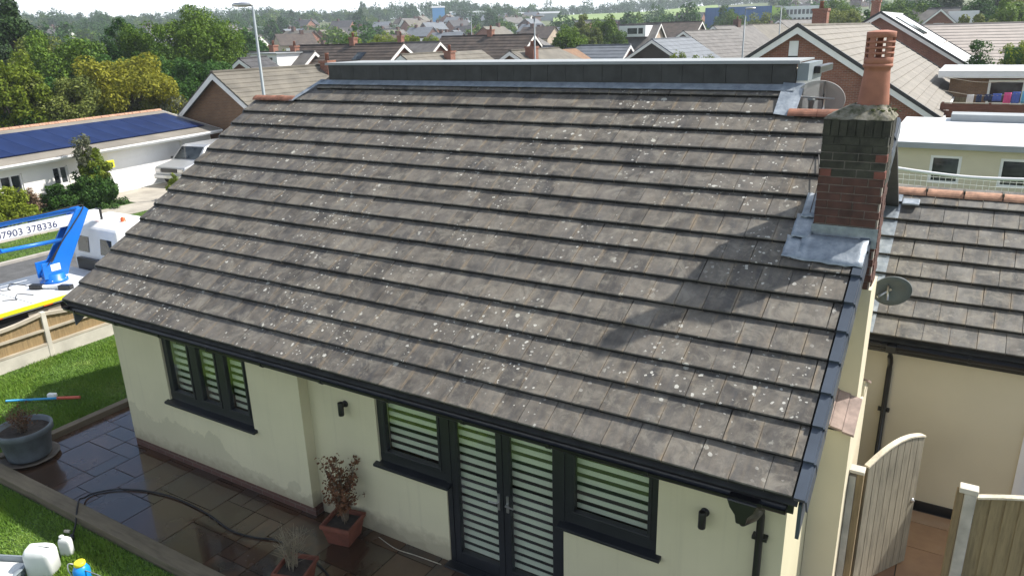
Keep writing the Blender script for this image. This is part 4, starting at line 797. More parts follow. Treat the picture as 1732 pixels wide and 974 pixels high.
def twigs(base, n, h, spread, seed, r=.006, fork=3):
    rng = random.Random(seed); mb = MB(); tips = []
    for _ in range(n):
        a = rng.uniform(0, 6.28); p = Vector(base)+Vector((rng.uniform(-.06, .06), rng.uniform(-.06, .06), 0)); hh = h*rng.uniform(.65, 1); tilt = Vector((math.cos(a)*spread*rng.random(), math.sin(a)*spread*rng.random(), 0)); pts = [p+tilt*(f**1.4)+Vector((rng.uniform(-.012, .012), rng.uniform(-.012, .012), hh*f)) for f in (0, .25, .5, .75, 1)]
        mb.tube(pts, [r, r*.85, r*.7, r*.5, r*.25], 5, False); tips += pts[1:]
        for _k in range(fork):
            f = rng.uniform(.3, .9); q = pts[int(f*4)]; e = q+Vector((rng.uniform(-1, 1)*.16, rng.uniform(-1, 1)*.16, rng.uniform(.06, .2))); mid_ = (q+e)/2+Vector((rng.uniform(-.02, .02), rng.uniform(-.02, .02), 0)); mb.tube([q, mid_, e], [r*.5, r*.4, r*.2], 4, False); tips += [mid_, e]
    return mb, tips
# big grey pot
pt = thing('plant_pot', 'large grey round planter with a bare shrub at the corner of the patio', 'planter', (-.98, -.60, 0))
MB().lathe([(.001, 0), (.30, 0), (.31, .02), (.375, .40), (.41, .41), (.415, .50), (.40, .515), (.375, .505), (.365, .42), (.001, .40)], 40, Matrix.Translation((-.95, -.60, .06)), False).build('pot', 'pot_grey', pt); MB().lathe([(.001, .40), (.36, .43), (.372, .425)], 30, Matrix.Translation((-.95, -.6, .06)), False).build('soil', 'soil', pt)
MB().lathe([(.001, 0), (.33, 0), (.42, .045), (.425, .06), (.40, .058), (.33, .025), (.001, .02)], 40, Matrix.Translation((-.95, -.60, .003)), False).build('saucer', 'saucer', pt)
tb, tips = twigs((-.98, -.6, .46), 26, .42, .42, 3, .006, 4); tb.build('stems', 'twig', pt); put('leaves', leaf_mesh('leaves', leaves([tuple(p) for p in tips], [.05]*len(tips), 500, .035, 4), 'leaf_dead'), pt)
# square terracotta trough with a dying shrub
pt = thing('plant_pot', 'square terracotta pot with a brown wilting shrub against the house wall', 'planter', (4.96, .38, 0))
def trough(par, cx, cy, rz, a, h):
    M = Matrix.Translation((cx, cy, .004)) @ Matrix.Rotation(rz, 4, 'Z'); pr = [(a*.78, 0), (a, h*.82), (a*1.1, h*.82), (a*1.1, h), (a*.98, h), (a*.92, h*.7), (.001, h*.7)]
    m = MB().lathe([(r_*math.sqrt(2), z) for r_, z in pr], 4, M @ Matrix.Rotation(R(45), 4, 'Z'), False); m.sm = [False]*len(m.sm); m.f.append((3, 2, 1, 0)); m.sm.append(False)
    m.build('pot', 'pot_terracotta', par); s = MB().lathe([(.001, h*.82), (a*.94*math.sqrt(2), h*.80)], 4, M @ Matrix.Rotation(R(45), 4, 'Z'), False); s.build('soil', 'soil', par)
trough(pt, 4.96, .35, R(12), .20, .30); tb, tips = twigs((4.96, .37, .24), 13, .98, .26, 6, .008, 4); tb.build('stems', 'twig', pt)
hi = [tuple(p) for p in tips if p.z > .45]; put('leaves', leaf_mesh('leaves', leaves(hi, [.06]*len(hi), 1100, .055, 7), 'leaf_dead'), pt)
pt = thing('plant_pot', 'terracotta pot with bare pale twigs at the bottom edge of the patio', 'planter', (5.03, -.58, 0)); trough(pt, 5.05, -.58, R(18), .19, .26); tb, tips = twigs((5.0, -.58, .2), 30, .55, .24, 9, .005, 5); tb.build('stems', 'twig_pale', pt)
# hose
HP = [(1.72, -1.45, .03), (1.55, -1.30, .06), (1.38, -1.16, .155), (1.16, -1.0, .15), (1.00, -.86, .04), (.98, -.70, .02), (1.2, -.47, .02), (1.64, -.28, .02), (2.2, -.19, .02), (2.89, -.21, .02), (3.5, -.30, .02), (3.9, -.25, .02), (4.21, -.15, .02), (4.68, -.16, .02), (5.17, -.26, .02), (5.6, -.45, .02), (6.2, -.7, .02)]
hs = thing('hose', 'black hose snaking over the sleeper edging and across the wet patio', 'hose', (2.5, -.2, 0)); MB().tube(smooth(HP), .0125, 8).build('tube', 'rubber', hs)
MB().tube([(1.70, -1.44, .03), (1.80, -1.50, .035)], .03, 10).build('coupling', 'black_plastic', hs); MB().tube([(1.62, -1.42, .05), (1.56, -1.46, .06)], .022, 8).build('connector', 'capping', hs)
tag(MB().tube(smooth([(5.35, .58, .01), (5.7, .50, .012), (6.0, .52, .012), (6.4, .54, .012)]), .006, 6).build('cable', 'rail_wood'), 'thin pale cable lying along the wall foot beside the terracotta pot', 'cable')
# containers
def jug(name, label, cx, cy, rz, L_, W_, H_, capmat, capoff, pour=False):
    t_ = thing(name, label, 'container', (cx, cy, 0), rz); secs = [(0, .92, .92), (.02, 1, 1), (H_*.72, 1, 1), (H_*.84, .93, .93), (H_*.93, .70, .72), (H_*.98, .42, .5), (H_, .2, .3)]; n = 24; m = MB()
    for z, a, b in secs:
        for k in range(n):
            q = 2*math.pi*k/n; cx_, sy_ = math.cos(q), math.sin(q); e = .35; m.v.append((math.copysign(abs(cx_)**e, cx_)*L_/2*a+capoff[0]*(1-a), math.copysign(abs(sy_)**e, sy_)*W_/2*b, z+.01))
    for i in range(len(secs)-1):
        for k in range(n): m.f.append((i*n+k, i*n+(k+1) % n, (i+1)*n+(k+1) % n, (i+1)*n+k)); m.sm.append(True)
    m.f += [tuple(range(n-1, -1, -1)), tuple((len(secs)-1)*n+k for k in range(n))]; m.sm += [False, True]
    m.build('body', 'hdpe_white', t_, local=True)
    cz = H_*capoff[1]; MB().lathe([(.001, cz-.02), (.03, cz-.02), (.03, cz+.025), (.026, cz+.03), (.001, cz+.03)], 18, Matrix.Translation((capoff[0]*1.0, 0, 0)), False).build('cap', capmat, t_, local=True)
    MB().tube([(-capoff[0]*1.4, 0, H_*.80), (-capoff[0]*1.2, 0, H_*1.0), (-capoff[0]*.1, 0, H_*1.03), (capoff[0]*.3, 0, H_*.97)], .016, 8).build('handle', 'hdpe_white', t_, local=True)
    return t_
jug('jerry_can', 'large white plastic jerry can with navy cap on the front lawn', 2.10, -2.02, R(215), .33, .25, .40, 'cap_navy', (.10, .93))
jug('plastic_bottle', 'small white plastic bottle standing behind the jerry can', 2.02, -1.68, R(35), .15, .10, .27, 'hdpe_white', (-.03, 1.0))
sp_ = thing('garden_sprayer', 'blue pump sprayer with yellow cap on the lawn by the sleeper edging', 'sprayer', (2.84, -1.93, 0))
MB().lathe([(.001, 0), (.085, 0), (.095, .02), (.095, .12), (.086, .15), (.095, .18), (.095, .27), (.07, .32), (.05, .335), (.001, .335)], 28, Matrix.Translation((2.84, -1.93, .01)), False).build('tank', 'sprayer_blue', sp_); MB().lathe([(.001, .335), (.062, .335), (.064, .35), (.064, .375), (.055, .385), (.001, .388)], 24, Matrix.Translation((2.84, -1.93, .01)), False).build('cap', 'cap_yellow', sp_)
MB().tube(smooth([(2.93, -1.93, .3), (3.05, -1.85, .22), (3.2, -1.78, .12), (3.32, -1.86, .04), (3.22, -2.05, .03), (3.0, -2.1, .03), (2.9, -2.05, .05)]), .007, 7).build('hose', 'pot_grey', sp_); MB().tube(smooth([(2.76, -1.95, .33), (2.72, -2.0, .36), (2.75, -2.03, .3), (2.79, -2.02, .2)]), .008, 6).build('handle', 'steel', sp_)
ty = thing('plastic_tray', 'pale grey plastic tub cut by the bottom left corner of the picture', 'tub', (1.72, -2.38, 0), R(25)); m = MB()
m.prism([(-.30, .0), (.30, .0), (.34, .16), (.36, .16), (.36, .18), (.31, .18), (.27, .03), (-.27, .03), (-.31, .18), (-.36, .18), (-.36, .16), (-.34, .16)], lambda u, v, w_: (u, w_, v), -.22, .22); m.box(-.33, .33, .221, .25, 0, .18); m.box(-.33, .33, -.25, -.221, 0, .18); m.build('tub', 'fascia_grey', ty, bevel=.012, local=True)
MB().box(-.25, .25, -.2, .2, .04, .12).build('contents', 'hdpe_white', ty, local=True, bevel=.03)
tl = thing('lance', 'blue and red spray lance lying on the side lawn', 'tool', (-2.9, .5, 0)); MB().tube([(-3.35, .22, .06), (-2.60, .75, .06)], .022, 8).build('pole', 'tool_blue', tl); MB().tube([(-2.60, .75, .06), (-2.25, .98, .06)], .03, 8).build('grip', 'tool_red', tl); MB().cbox((-2.72, .73, .10), (.16, .09, .08), .5).build('bottle', 'hdpe_white', tl, bevel=.02)
# young plants behind the side fence
for i, (x, y, l) in enumerate(((12.15, 2.32, 'leafy green plant at the foot of the side fence, nearest the concrete post'), (12.42, 2.34, 'leafy green plant at the foot of the side fence, at the right picture edge'))):
    p_ = thing('plant', l, 'plant', (x, y, 0), 0, 'plants along the side fence'); rr_ = random.Random(60+i); m = MB()
    for k in range(16):
        a = rr_.uniform(0, 6.28); ln = rr_.uniform(.14, .24); h = rr_.uniform(.55, .80); b0 = Vector((x, y, h)); d = Vector((math.cos(a), math.sin(a), 0)); sd = Vector((-d.y, d.x, 0))*.022
        m.add([b0, b0+d*ln*.5+sd+Vector((0, 0, .05)), b0+d*ln+Vector((0, 0, -.02)), b0+d*ln*.5-sd+Vector((0, 0, .05))], [(0, 1, 2, 3)])
    m.build('leaves', 'leaf_lime', p_); MB().tube([(x, y, 0), (x, y, .8)], .012, 6).build('stem', 'leaf_green', p_)

# ------------------------------------------------------------------ house with solar panels across the road
so = thing('solar_bungalow', 'low white bungalow with a row of blue solar panels across the road', 'house', (-21.4, 19.66, 0), R(8.9))
Y0 = -24
def sbox(nm, mat, *a, par=so, bevel=0): return MB().box(*a).build(nm, mat, par, bevel, True)
mb = MB()
for x0_, x1_ in ((-.75, -.5),):
    pass
zw = 2.05
def syz(mb, a, b, c_, d): mb.box(-.75, -.5, a, b, c_, d)
ops = [(-11.1, -10.2, .75, 1.6), (-8.9, -8.2, .85, 1.6), (-6.2, -1.9, 0, 1.76)]
ys = sorted({Y0, 0, *[o[0] for o in ops], *[o[1] for o in ops]}); zz = sorted({-.06, zw, *[o[2] for o in ops], *[o[3] for o in ops]})
for i in range(len(ys)-1):
    for j in range(len(zz)-1):
        cy, cz = (ys[i]+ys[i+1])/2, (zz[j]+zz[j+1])/2
        if not any(o[0] < cy < o[1] and o[2] < cz < o[3] for o in ops): syz(mb, ys[i], ys[i+1], zz[j], zz[j+1])
mb.prism([(-.75, -.06), (-5.4, -.06), (-5.4, 2.3), (-3.9, 2.8), (-.75, 2.0)], lambda u, v, w_: (u, w_, v), -.26, -.02); mb.box(-5.4, -5.2, Y0, -.26, -.06, 2.3)
mb.build('wall', 'white_wall', so, local=True)
sr = MB().prism([(0, 2.0), (-3.9, 2.90), (-3.9, 2.98), (0, 2.08)], lambda u, v, w_: (u, w_, v), Y0, .3).build('roof', 'roof_tan', so, local=True)
MB().prism([(-3.9, 2.90), (-5.7, 2.30), (-5.7, 2.38), (-3.9, 2.98)], lambda u, v, w_: (u, w_, v), Y0, .3).build('rear_roof', 'roof_tan', so, local=True)
rm_ = MB().prism([(-.14, -.03), (-.07, .05), (.07, .05), (.14, -.03)], lambda u, v, w_: (u, w_, v), -.22, .22).mesh('ridge_tile', 'ridge_wing')
for k in range(52): put('ridge_tile', rm_, sr, Matrix.Translation((-3.9, .05-k*.46, 2.99)), local=True)
sl_ = math.atan2(.9, 3.9); pm = MB().box(-1.27, 1.27, -.495, .495, 0, .035).mesh('solar_panel', 'solar_glass')
fm = None
for k in range(20): put('solar_panel', pm, sr, Matrix.Translation((-1.90, -.62-k*1.005, 2.555)) @ Matrix.Rotation(sl_, 4, 'Y'), local=True)
sbox('fascia', 'upvc_white', -.02, .01, Y0, .3, 1.90, 2.03); sbox('soffit', 'white_paint', -.5, -.02, Y0, .28, 1.90, 1.92)
m = MB().prism([(.02, 2.06), (.11, 2.06), (.10, 1.99), (.06, 1.95), (.02, 1.96)], lambda u, v, w_: (u, w_, v), Y0, .3).build('gutter', 'upvc_white', so, local=True)
MB().prism([(0, 1.94), (-3.9, 2.84), (-5.7, 2.24), (-5.7, 2.36), (-3.9, 2.98), (0, 2.08)], lambda u, v, w_: (u, w_, v), .301, .33).build('bargeboard', 'upvc_white', so, local=True)
gd = sbox('garage_door', 'upvc_white', -.72, -.68, -6.2, -1.9, 0, 1.76)
for k in range(5): sbox('door_panel', 'upvc_white', -.679, -.672, -6.15, -1.95, .03+k*.345, .03+k*.345+.325, par=gd)
for a, b, c_, d in ops[:2]:
    wn_ = MB().box(-.62, -.54, a, b, c_, c_+.06).box(-.62, -.54, a, b, d-.06, d).box(-.62, -.54, a, a+.06, c_, d).box(-.62, -.54, b-.06, b, c_, d).box(-.62, -.54, (a+b)/2-.03, (a+b)/2+.03, c_+.06, d-.06).build('window', 'upvc_white', so, local=True)
    sbox('pane', 'dark_glass', -.60, -.59, a+.06, b-.06, c_+.06, d-.06, par=wn_)
ab = tag(MB().box(-20.62, -20.52, 13.1, 13.46, 1.2, 1.52).build('alarm_box', 'sign_yellow', bevel=.01), 'small yellow alarm box on the white bungalow wall left of the garage', 'alarm box')
for dy in (-.07, .04): MB().box(-20.519, -20.512, 13.28+dy-.01, 13.28+dy+.06, 1.25, 1.43).build('mark', 'cap_navy', ab)

# ------------------------------------------------------------------ silver SUV by the garage
suv = thing('parked_car', 'silver four wheel drive car parked in front of the white garage', 'car', (-19.75, 15.5, 0), R(8.9))
pr = [(0, .42), (-.02, .62), (.05, .92), (.95, 1.06), (1.05, 1.10), (1.62, 1.64), (1.9, 1.72), (4.1, 1.70), (4.45, 1.12), (4.5, .42)]
body = MB().prism(pr, lambda u, v, w_: (w_*(1 if v < 1.2 else .86), u, v), -.88, .88).build('body', 'silver_paint', suv, .05, True)
MB().hexa([(-.70, 1.09, 1.135), (.70, 1.09, 1.135), (.66, 1.62, 1.62), (-.66, 1.62, 1.62), (-.70, 1.075, 1.155), (.70, 1.075, 1.155), (.66, 1.60, 1.645), (-.66, 1.60, 1.645)]).build('windscreen', 'dark_glass', suv, 0, True)
for s_ in (-1, 1):
    MB().hexa([(s_*.885, 1.25, 1.12), (s_*.885, 4.2, 1.12), (s_*.775, 4.0, 1.60), (s_*.775, 1.68, 1.60), (s_*.87, 1.25, 1.12), (s_*.87, 4.2, 1.12), (s_*.76, 4.0, 1.60), (s_*.76, 1.68, 1.60)]).build('side_window', 'dark_glass', suv, 0, True)
    MB().cbox((s_*.66, -.012, .78), (.34, .06, .17)).build('headlight', 'steel', suv, .02, True); MB().cbox((s_*.99, 1.25, 1.15), (.16, .08, .13)).build('mirror', 'black_plastic', suv, .02, True)
    for y in (.82, 3.55):
        M = Matrix.Translation((s_*.80, y, .37)) @ Matrix.Rotation(R(90), 4, 'Y'); wh = put('tyre', MB().lathe([(.22, -.11), (.36, -.11), (.38, -.08), (.38, .08), (.36, .11), (.22, .11)], 24, M, False).mesh('tyre', 'rubber'), suv, local=True); put('rim', MB().lathe([(.001, -.10), (.22, -.09), (.22, .09), (.001, .10)], 18, M, False).mesh('rim', 'silver_paint'), wh, local=True)
MB().cbox((0, -.02, .78), (.92, .05, .18)).build('grille', 'black_plastic', suv, .01, True); MB().cbox((0, -.03, .50), (1.78, .14, .20)).build('bumper', 'silver_paint', suv, .04, True); MB().cbox((0, -.104, .50), (.5, .012, .11)).build('number_plate', 'cloth_white', suv, 0, True)
MB().cbox((0, 1.34, 1.73), (.0, 0, 0)) if False else None

# ------------------------------------------------------------------ houses of the estate
def gable_house(label, x, y, rz, ln, hw, ze, zr, wall, roofm, ov=.35, barge='white_paint', courses=0, verge=None, z0=-.1, wins=(), chim_at=(), skylight=(), name='house', group=None, hip=False, side_wins=()):
    """ridge along local +y from the near gable at y=0; slopes face local -x and +x"""
    h = thing(name, label, 'house', (x, y, 0), rz, group); tn = (zr-ze)/hw; th = .10
    wz = lambda u: zr-abs(u)*tn-.06
    MB().prism([(-hw, z0), (hw, z0), (hw, wz(hw)), (0, wz(0)), (-hw, wz(-hw))], lambda u, v, w_: (u, w_, v), .0, ln).build('wall', wall, h, 0, True)
    e = hw+.4; ang = math.atan(tn)
    for s in (-1, 1):
        y1 = ln+ov
        r_ = MB().hexa([(0, -ov, zr), (s*e, -ov, zr-e*tn), (s*e, y1, zr-e*tn), (0, y1-(hw*.9 if hip else 0), zr), (0, -ov, zr+th), (s*e, -ov, zr-e*tn+th), (s*e, y1, zr-e*tn+th), (0, y1-(hw*.9 if hip else 0), zr+th)]).build('roof_slope', roofm, h, 0, True)
        if courses:
            for k in range(courses):
                a, b = e*(k)/courses, e*(k+1.03)/courses; dz = .045
                MB().hexa([(s*a, -ov-.01, zr-a*tn+th), (s*b, -ov-.01, zr-b*tn+th), (s*b, y1+.01, zr-b*tn+th), (s*a, y1+.01, zr-a*tn+th), (s*a, -ov-.01, zr-a*tn+th+.006), (s*b, -ov-.01, zr-b*tn+th+dz), (s*b, y1+.01, zr-b*tn+th+dz), (s*a, y1+.01, zr-a*tn+th+.006)]).build('tile_course', roofm, r_, 0, True)
        for yy, d in ((-ov-.04, .035), (ln+ov+.005, .035)):
            if hip and yy > 0: continue
            MB().prism([(0, zr+.02), (s*(e+.03), zr-(e+.03)*tn+.02), (s*(e+.03), zr-(e+.03)*tn-.22), (0, zr-.26)], lambda u, v, w_: (u, w_, v), yy, yy+d).build('bargeboard', barge, h, 0, True)
            if verge: MB().prism([(0, zr+th+.10), (s*(e+.05), zr-(e+.05)*tn+th+.10), (s*(e+.05), zr-(e+.05)*tn+.022), (0, zr+.022)], lambda u, v, w_: (u, w_, v), yy-.02, yy+.12).build('verge_trim', verge, h, 0, True)
        MB().box(*sorted((s*(e-.02), s*(e+.09))), -ov, ln+ov, zr-e*tn-.08, zr-e*tn+.03).build('gutter', 'white_paint' if barge != 'black_plastic' else barge, h, 0, True)
    MB().box(-.12, .12, -ov-.02, ln+ov+.02-(hw*.9 if hip else 0), zr+th-.03, zr+th+.06).build('ridge', roofm, h, 0, True)
    for (u0, u1, v0, v1) in wins:
        f = MB().box(u0-.07, u1+.07, -.04, .02, v0-.07, v1+.07).build('window', 'upvc_white', h, 0, True); n_ = max(1, int((u1-u0)/.7))
        for k in range(n_): MB().box(u0+k*(u1-u0)/n_+.03, u0+(k+1)*(u1-u0)/n_-.03, -.05, -.041, v0, v1).build('pane', 'dark_glass', f, 0, True)
    for (s, a, b, v0, v1) in side_wins:
        f = MB().box(*sorted((s*hw, s*(hw+.04))), a-.07, b+.07, v0-.07, v1+.07).build('window', 'upvc_white', h, 0, True); n_ = max(1, int((b-a)/.7))
        for k in range(n_): MB().box(*sorted((s*(hw+.041), s*(hw+.05))), a+k*(b-a)/n_+.03, a+(k+1)*(b-a)/n_-.03, v0, v1).build('pane', 'dark_glass', f, 0, True)
    for (u, v, hh, wd) in chim_at:
        c_ = MB().box(u-wd/2, u+wd/2, v-wd/2, v+wd/2, zr-abs(u)*tn-.3, zr+hh).box(u-wd/2-.05, u+wd/2+.05, v-wd/2-.05, v+wd/2+.05, zr+hh-.14, zr+hh).build('chimney', 'brick_red' if wall != 'brick_dark' else 'brick_dark', h, 0, True)
        MB().lathe([(.13, zr+hh), (.10, zr+hh+.35), (.12, zr+hh+.36), (.12, zr+hh+.4)], 10, Matrix.Translation((u, v, 0))).build('chimney_pot', 'terracotta', c_, 0, True)
    for (s, a, b, u0, u1) in skylight:
        MB().hexa([(s*u0, a, zr-u0*tn+th+.01), (s*u1, a, zr-u1*tn+th+.01), (s*u1, b, zr-u1*tn+th+.01), (s*u0, b, zr-u0*tn+th+.01), (s*u0, a, zr-u0*tn+th+.09), (s*u1, a, zr-u1*tn+th+.09), (s*u1, b, zr-u1*tn+th+.09), (s*u0, b, zr-u0*tn+th+.09)]).build('skylight', 'dark_glass', h, 0, True)
    return h
Q = R(90)
gable_house('brown brick bungalow with beige tiled roof behind the solar panel house', -21.8, 20.5, 0, 8.2, 3.55, 2.35, 4.75, 'brick_brown', 'roof_beige', courses=13, wins=((-.1, .55, 1.2, 1.75),), chim_at=((.6, 7.2, .35, .6),))
hr = gable_house('red brick bungalow with wide gable and pale tiled roof behind the chimney pot', 4.0, 31.7, 0, 24, 5.75, 2.55, 6.22, 'brick_red', 'roof_tan', .3, 'white_paint', 17, 'anthracite', chim_at=((-1.2, 12, 1.0, .8),))
MB().box(-.35, .05, -.06, .02, 4.95, 5.65).build('wall_vent', 'upvc_white', hr, 0, True); MB().box(-.37, .07, -.07, -.061, 4.93, 5.0).build('vent_lip', 'black_plastic', hr, 0, True)
gable_house('dark brown roofed house with white edged brick gable left of centre', -32.8, 48.8, Q, 12, 4.7, 2.6, 5.65, 'brick_red', 'roof_brown', courses=14, chim_at=((0, 5.5, .7, .55),), skylight=((-1, 3.0, 4.0, 1.2, 2.1),))
gable_house('brown roofed house with small white edged gable, right behind the skylight house', -39.1, 62.8, Q, 9, 4.4, 2.7, 5.6, 'brick_red', 'roof_grey', chim_at=((0, 5, .8, .55),))
gable_house('large dark roofed house with pointed white edged gable near the lamp post', -30.6, 68.3, Q, 11.5, 5.0, 2.7, 6.1, 'brick_red', 'roof_brown', courses=12, chim_at=((0, 5.2, .7, .6),), wins=((-.2, .2, 3.2, 4.6),), side_wins=((-1, 1.0, 5.5, 1.2, 2.3),))
gable_house('beige tiled bungalow roof just above the dormer, left of the lamp post', -23.2, 37.2, 0, 9.5, 4.0, 2.5, 5.02, 'brick_red', 'roof_beige', courses=10, chim_at=((.9, 4.2, .2, .6),), hip=True)
gable_house('bungalow with brown timber gable and olive hipped roof behind the lamp post', -19.6, 45.8, 0, 11, 4.2, 2.5, 4.98, 'brick_brown', 'roof_beige', chim_at=((1.0, 1.3, .35, .75),), hip=True)
gable_house('bungalow with dark timber gable and grey roof in the middle distance', -15.4, 64.5, 0, 10.5, 4.4, 2.6, 5.38, 'timber_dark', 'roof_slate', courses=9, wins=((-2.6, -1.2, .9, 2.0), (-.8, .2, .1, 2.1)))
gable_house('low brick bungalow with blue grey roof and white windows, adjoining the timber gable', -20.1, 69.6, Q, 9.5, 3.4, 2.7, 4.85, 'brick_red', 'roof_slate', courses=8, side_wins=((-1, .8, 4.0, 1.3, 2.2), (-1, 4.6, 6.4, 1.3, 2.2)))
h6 = gable_house('chalet house with broad white dormer and pale brick gable', -30.7, 106.8, Q, 8.5, 4.8, 3.2, 7.1, 'render_pink', 'roof_grey', side_wins=((-1, .8, 2.8, 1.0, 2.3), (-1, 3.2, 5.0, 1.0, 2.3)))
dz_ = MB().box(-3.3, -.2, .8, 4.9, 5.4, 6.95).build('dormer', 'upvc_white', h6, 0, True)
for a, b in ((2.1, 3.6), (1.2, 1.9)): MB().box(-3.32, -3.301, a, b, 5.8, 6.6).build('pane', 'dark_glass', dz_, 0, True)
gable_house('dark roofed terrace house with row of white windows, right of the white dormer', -31.1, 127.8, Q, 10, 4.4, 4.8, 7.4, 'brick_dark', 'roof_brown', side_wins=((-1, 1, 8, 3.2, 4.4),))
gable_house('grey roofed brick house, front one of the stepped row', -19.1, 84.4, R(-14), 10, 5.2, 2.9, 6.0, 'brick_dark', 'roof_grey', courses=9)
gable_house('grey roofed brick house with chimney, second of the stepped row', -20.6, 101, R(-14), 10, 5.2, 3.0, 6.5, 'brick_dark', 'roof_grey', chim_at=((0, 6, .9, .8),))
gable_house('pale grey roofed brick house, third of the stepped row', -19.2, 114, R(-14), 10, 5.5, 3.0, 6.6, 'brick_dark', 'roof_beige')
gable_house('brown roofed brick house, farthest of the stepped row', -17.6, 126, R(-14), 12, 5.5, 3.4, 7.2, 'brick_dark', 'roof_grey')
h10 = gable_house('brick gabled house with white flat topped dormer left of centre', -41.6, 46.8, Q, 8, 3.6, 2.5, 5.15, 'brick_red', 'roof_grey', chim_at=((0, 2.2, .6, .6), (0, 5, .7, .6)))
dz_ = MB().box(-3.2, -.2, 1.2, 4.6, 3.5, 5.12).build('dormer', 'upvc_white', h10, 0, True); MB().box(-3.22, -3.201, 1.8, 3.8, 3.9, 4.8).build('pane', 'dark_glass', dz_, 0, True); MB().box(-3.4, -.1, 1.0, 4.8, 5.121, 5.2).build('dormer_roof', 'felt_grey', dz_, 0, True)
gable_house('small brick gabled house with dark steep roof beside the left lamp post', -36.6, 34.4, R(30), 5.5, 3.2, 2.4, 4.95, 'brick_red', 'roof_dark', courses=9)
gable_house('house with skylight and near-white roof painted as sun glare behind the red brick gable', 4.2, 60.5, 0, 16, 7.0, 2.7, 7.0, 'brick_red', 'roof_sun_glare', .4, 'white_paint', 0, 'anthracite', skylight=((1, 4.5, 9, .6, 2.8),), chim_at=((-.6, 1.6, 1.0, .6),))
gable_house('long bungalow with pale pinkish tiled roof at the far right', 17, 84, Q, 14, 6.0, 2.5, 6.0, 'render_pink', 'roof_pale', courses=14)
gable_house('pale hipped porch roof in front of the long pinkish bungalow', 8.2, 71.5, 0, 7, 2.6, 2.6, 4.5, 'render_pink', 'roof_pale', wins=((-1.9, -.2, 1.0, 2.2), (.2, 1.9, 1.0, 2.2)))
h12 = gable_house('brick gabled house with white side dormer in front of dark trees at right', 5.7, 112, R(4), 9, 4.6, 3.8, 7.9, 'brick_red', 'roof_grey', wins=((-.6, .5, 5.0, 6.1),))
MB().box(1.0, 4.4, .8, 6, 5.4, 7.6).build('dormer', 'upvc_white', h12, 0, True)
gable_house('house with dark small roof among the trees at upper right', 8.5, 128, Q, 7, 4, 5.0, 8.2, 'render_pink', 'roof_grey')
# cream flat roofed building behind the wing
cf = thing('flat_roof_building', 'cream flat roofed building with two small windows behind the wing ridge', 'building', (13.5, 24.4, 0))
mb = MB(); wall_cells(mb, 9.25, 18, -.08, 2.66, 21.15, 21.4, [(10.35, 11.20, 1.52, 2.38), (12.2, 13.1, 1.52, 2.38)]); mb.box(9.25, 9.5, 21.4, 27.8, -.08, 2.66).build('wall', 'cream_plain', cf)
MB().box(9.05, 18.2, 20.85, 28.2, 2.67, 2.80).build('flat_roof', 'flat_white', cf); MB().box(9.04, 18.2, 20.82, 20.848, 2.62, 2.79).build('fascia', 'felt_grey', cf)
MB().box(9.5, 18, 21.6, 21.7, 0, 2.6).build('partition', 'dark_room', cf); MB().box(10.6, 18, 27.0, 28.1, 2.801, 3.05).build('roof_kerb', 'felt_grey', cf)
for a, b in ((10.35, 11.20), (12.2, 13.1)):
    wf = MB().box(a, b, 21.18, 21.26, 1.52, 1.60).box(a, b, 21.18, 21.26, 2.30, 2.38).box(a, a+.08, 21.18, 21.26, 1.6, 2.3).box(b-.08, b, 21.18, 21.26, 1.6, 2.3).build('window', 'upvc_white', cf); MB().box(a+.08, b-.08, 21.21, 21.22, 1.6, 2.3).build('pane', 'dark_glass', wf)
gl_ = thing('football_goal', 'white football goal with net on the lawn behind the wing', 'goal', (11.8, 17.5, 0)); MB().tube(smooth([(9.35, 17.5, 2.55), (10.3, 17.5, 2.45), (11.5, 17.5, 2.38), (13, 17.5, 2.42), (14.6, 17.5, 2.5)]), .045, 10).build('crossbar', 'upvc_white', gl_)
for x in (9.35, 14.6): MB().tube([(x, 17.5, 0), (x, 17.5, 2.52)], .045, 10).build('post', 'upvc_white', gl_)
m = MB()
for i in range(36): x = 9.45+i*.146; m.tube([(x, 17.55, 2.38), (x, 18.6, 0)], .006, 4, False)
for k in range(16): z = 2.35-k*.15; m.tube([(9.4, 17.56+(2.38-z)*.44, z), (12, 17.57+(2.38-z)*.44, z-.06), (14.6, 17.56+(2.38-z)*.44, z)], .006, 4, False)
stuff(m.build('net', 'net_white', gl_))
# brick extension, brown fence and washing line at the right
be = thing('brick_extension', 'brown brick flat roofed extension with white fascia behind the washing line', 'building', (13.8, 47, 0)); MB().box(9.9, 18, 44, 50, -.08, 3.4).build('wall', 'brick_brown', be); MB().box(9.3, 18.4, 43.4, 50.4, 3.41, 3.75).build('flat_roof', 'upvc_white', be); MB().box(9.3, 18.4, 43.36, 43.398, 3.38, 3.5).build('fascia', 'white_paint', be)
wf = MB().box(11.75, 13.45, 43.93, 43.998, 1.95, 3.25).build('window', 'upvc_white', be); MB().box(11.87, 13.33, 43.91, 43.928, 2.07, 3.13).build('pane', 'dark_glass', wf)
MB().box(10.3, 11.1, 43.95, 43.998, 0, 2.3).build('door', 'gate_frame_wood', be)
bf = thing('panel_fence', 'red brown horizontal board fence in front of the washing line', 'fence', (13.8, 34, 0))
for k in range(9): MB().box(9.95, 18, 34.0+.004*(k % 2), 34.03+.004*(k % 2), .1+k*.305, .1+k*.305+.29).build('board', 'brown_fence', bf)
for x in (10.0, 11.8, 13.6, 15.4, 17.2): MB().box(x, x+.1, 33.96, 33.998, 0, 2.9).build('post', 'brown_fence', bf)
MB().box(9.95, 18, 33.98, 34.06, 2.842, 2.88).build('capping', 'rail_wood', bf)
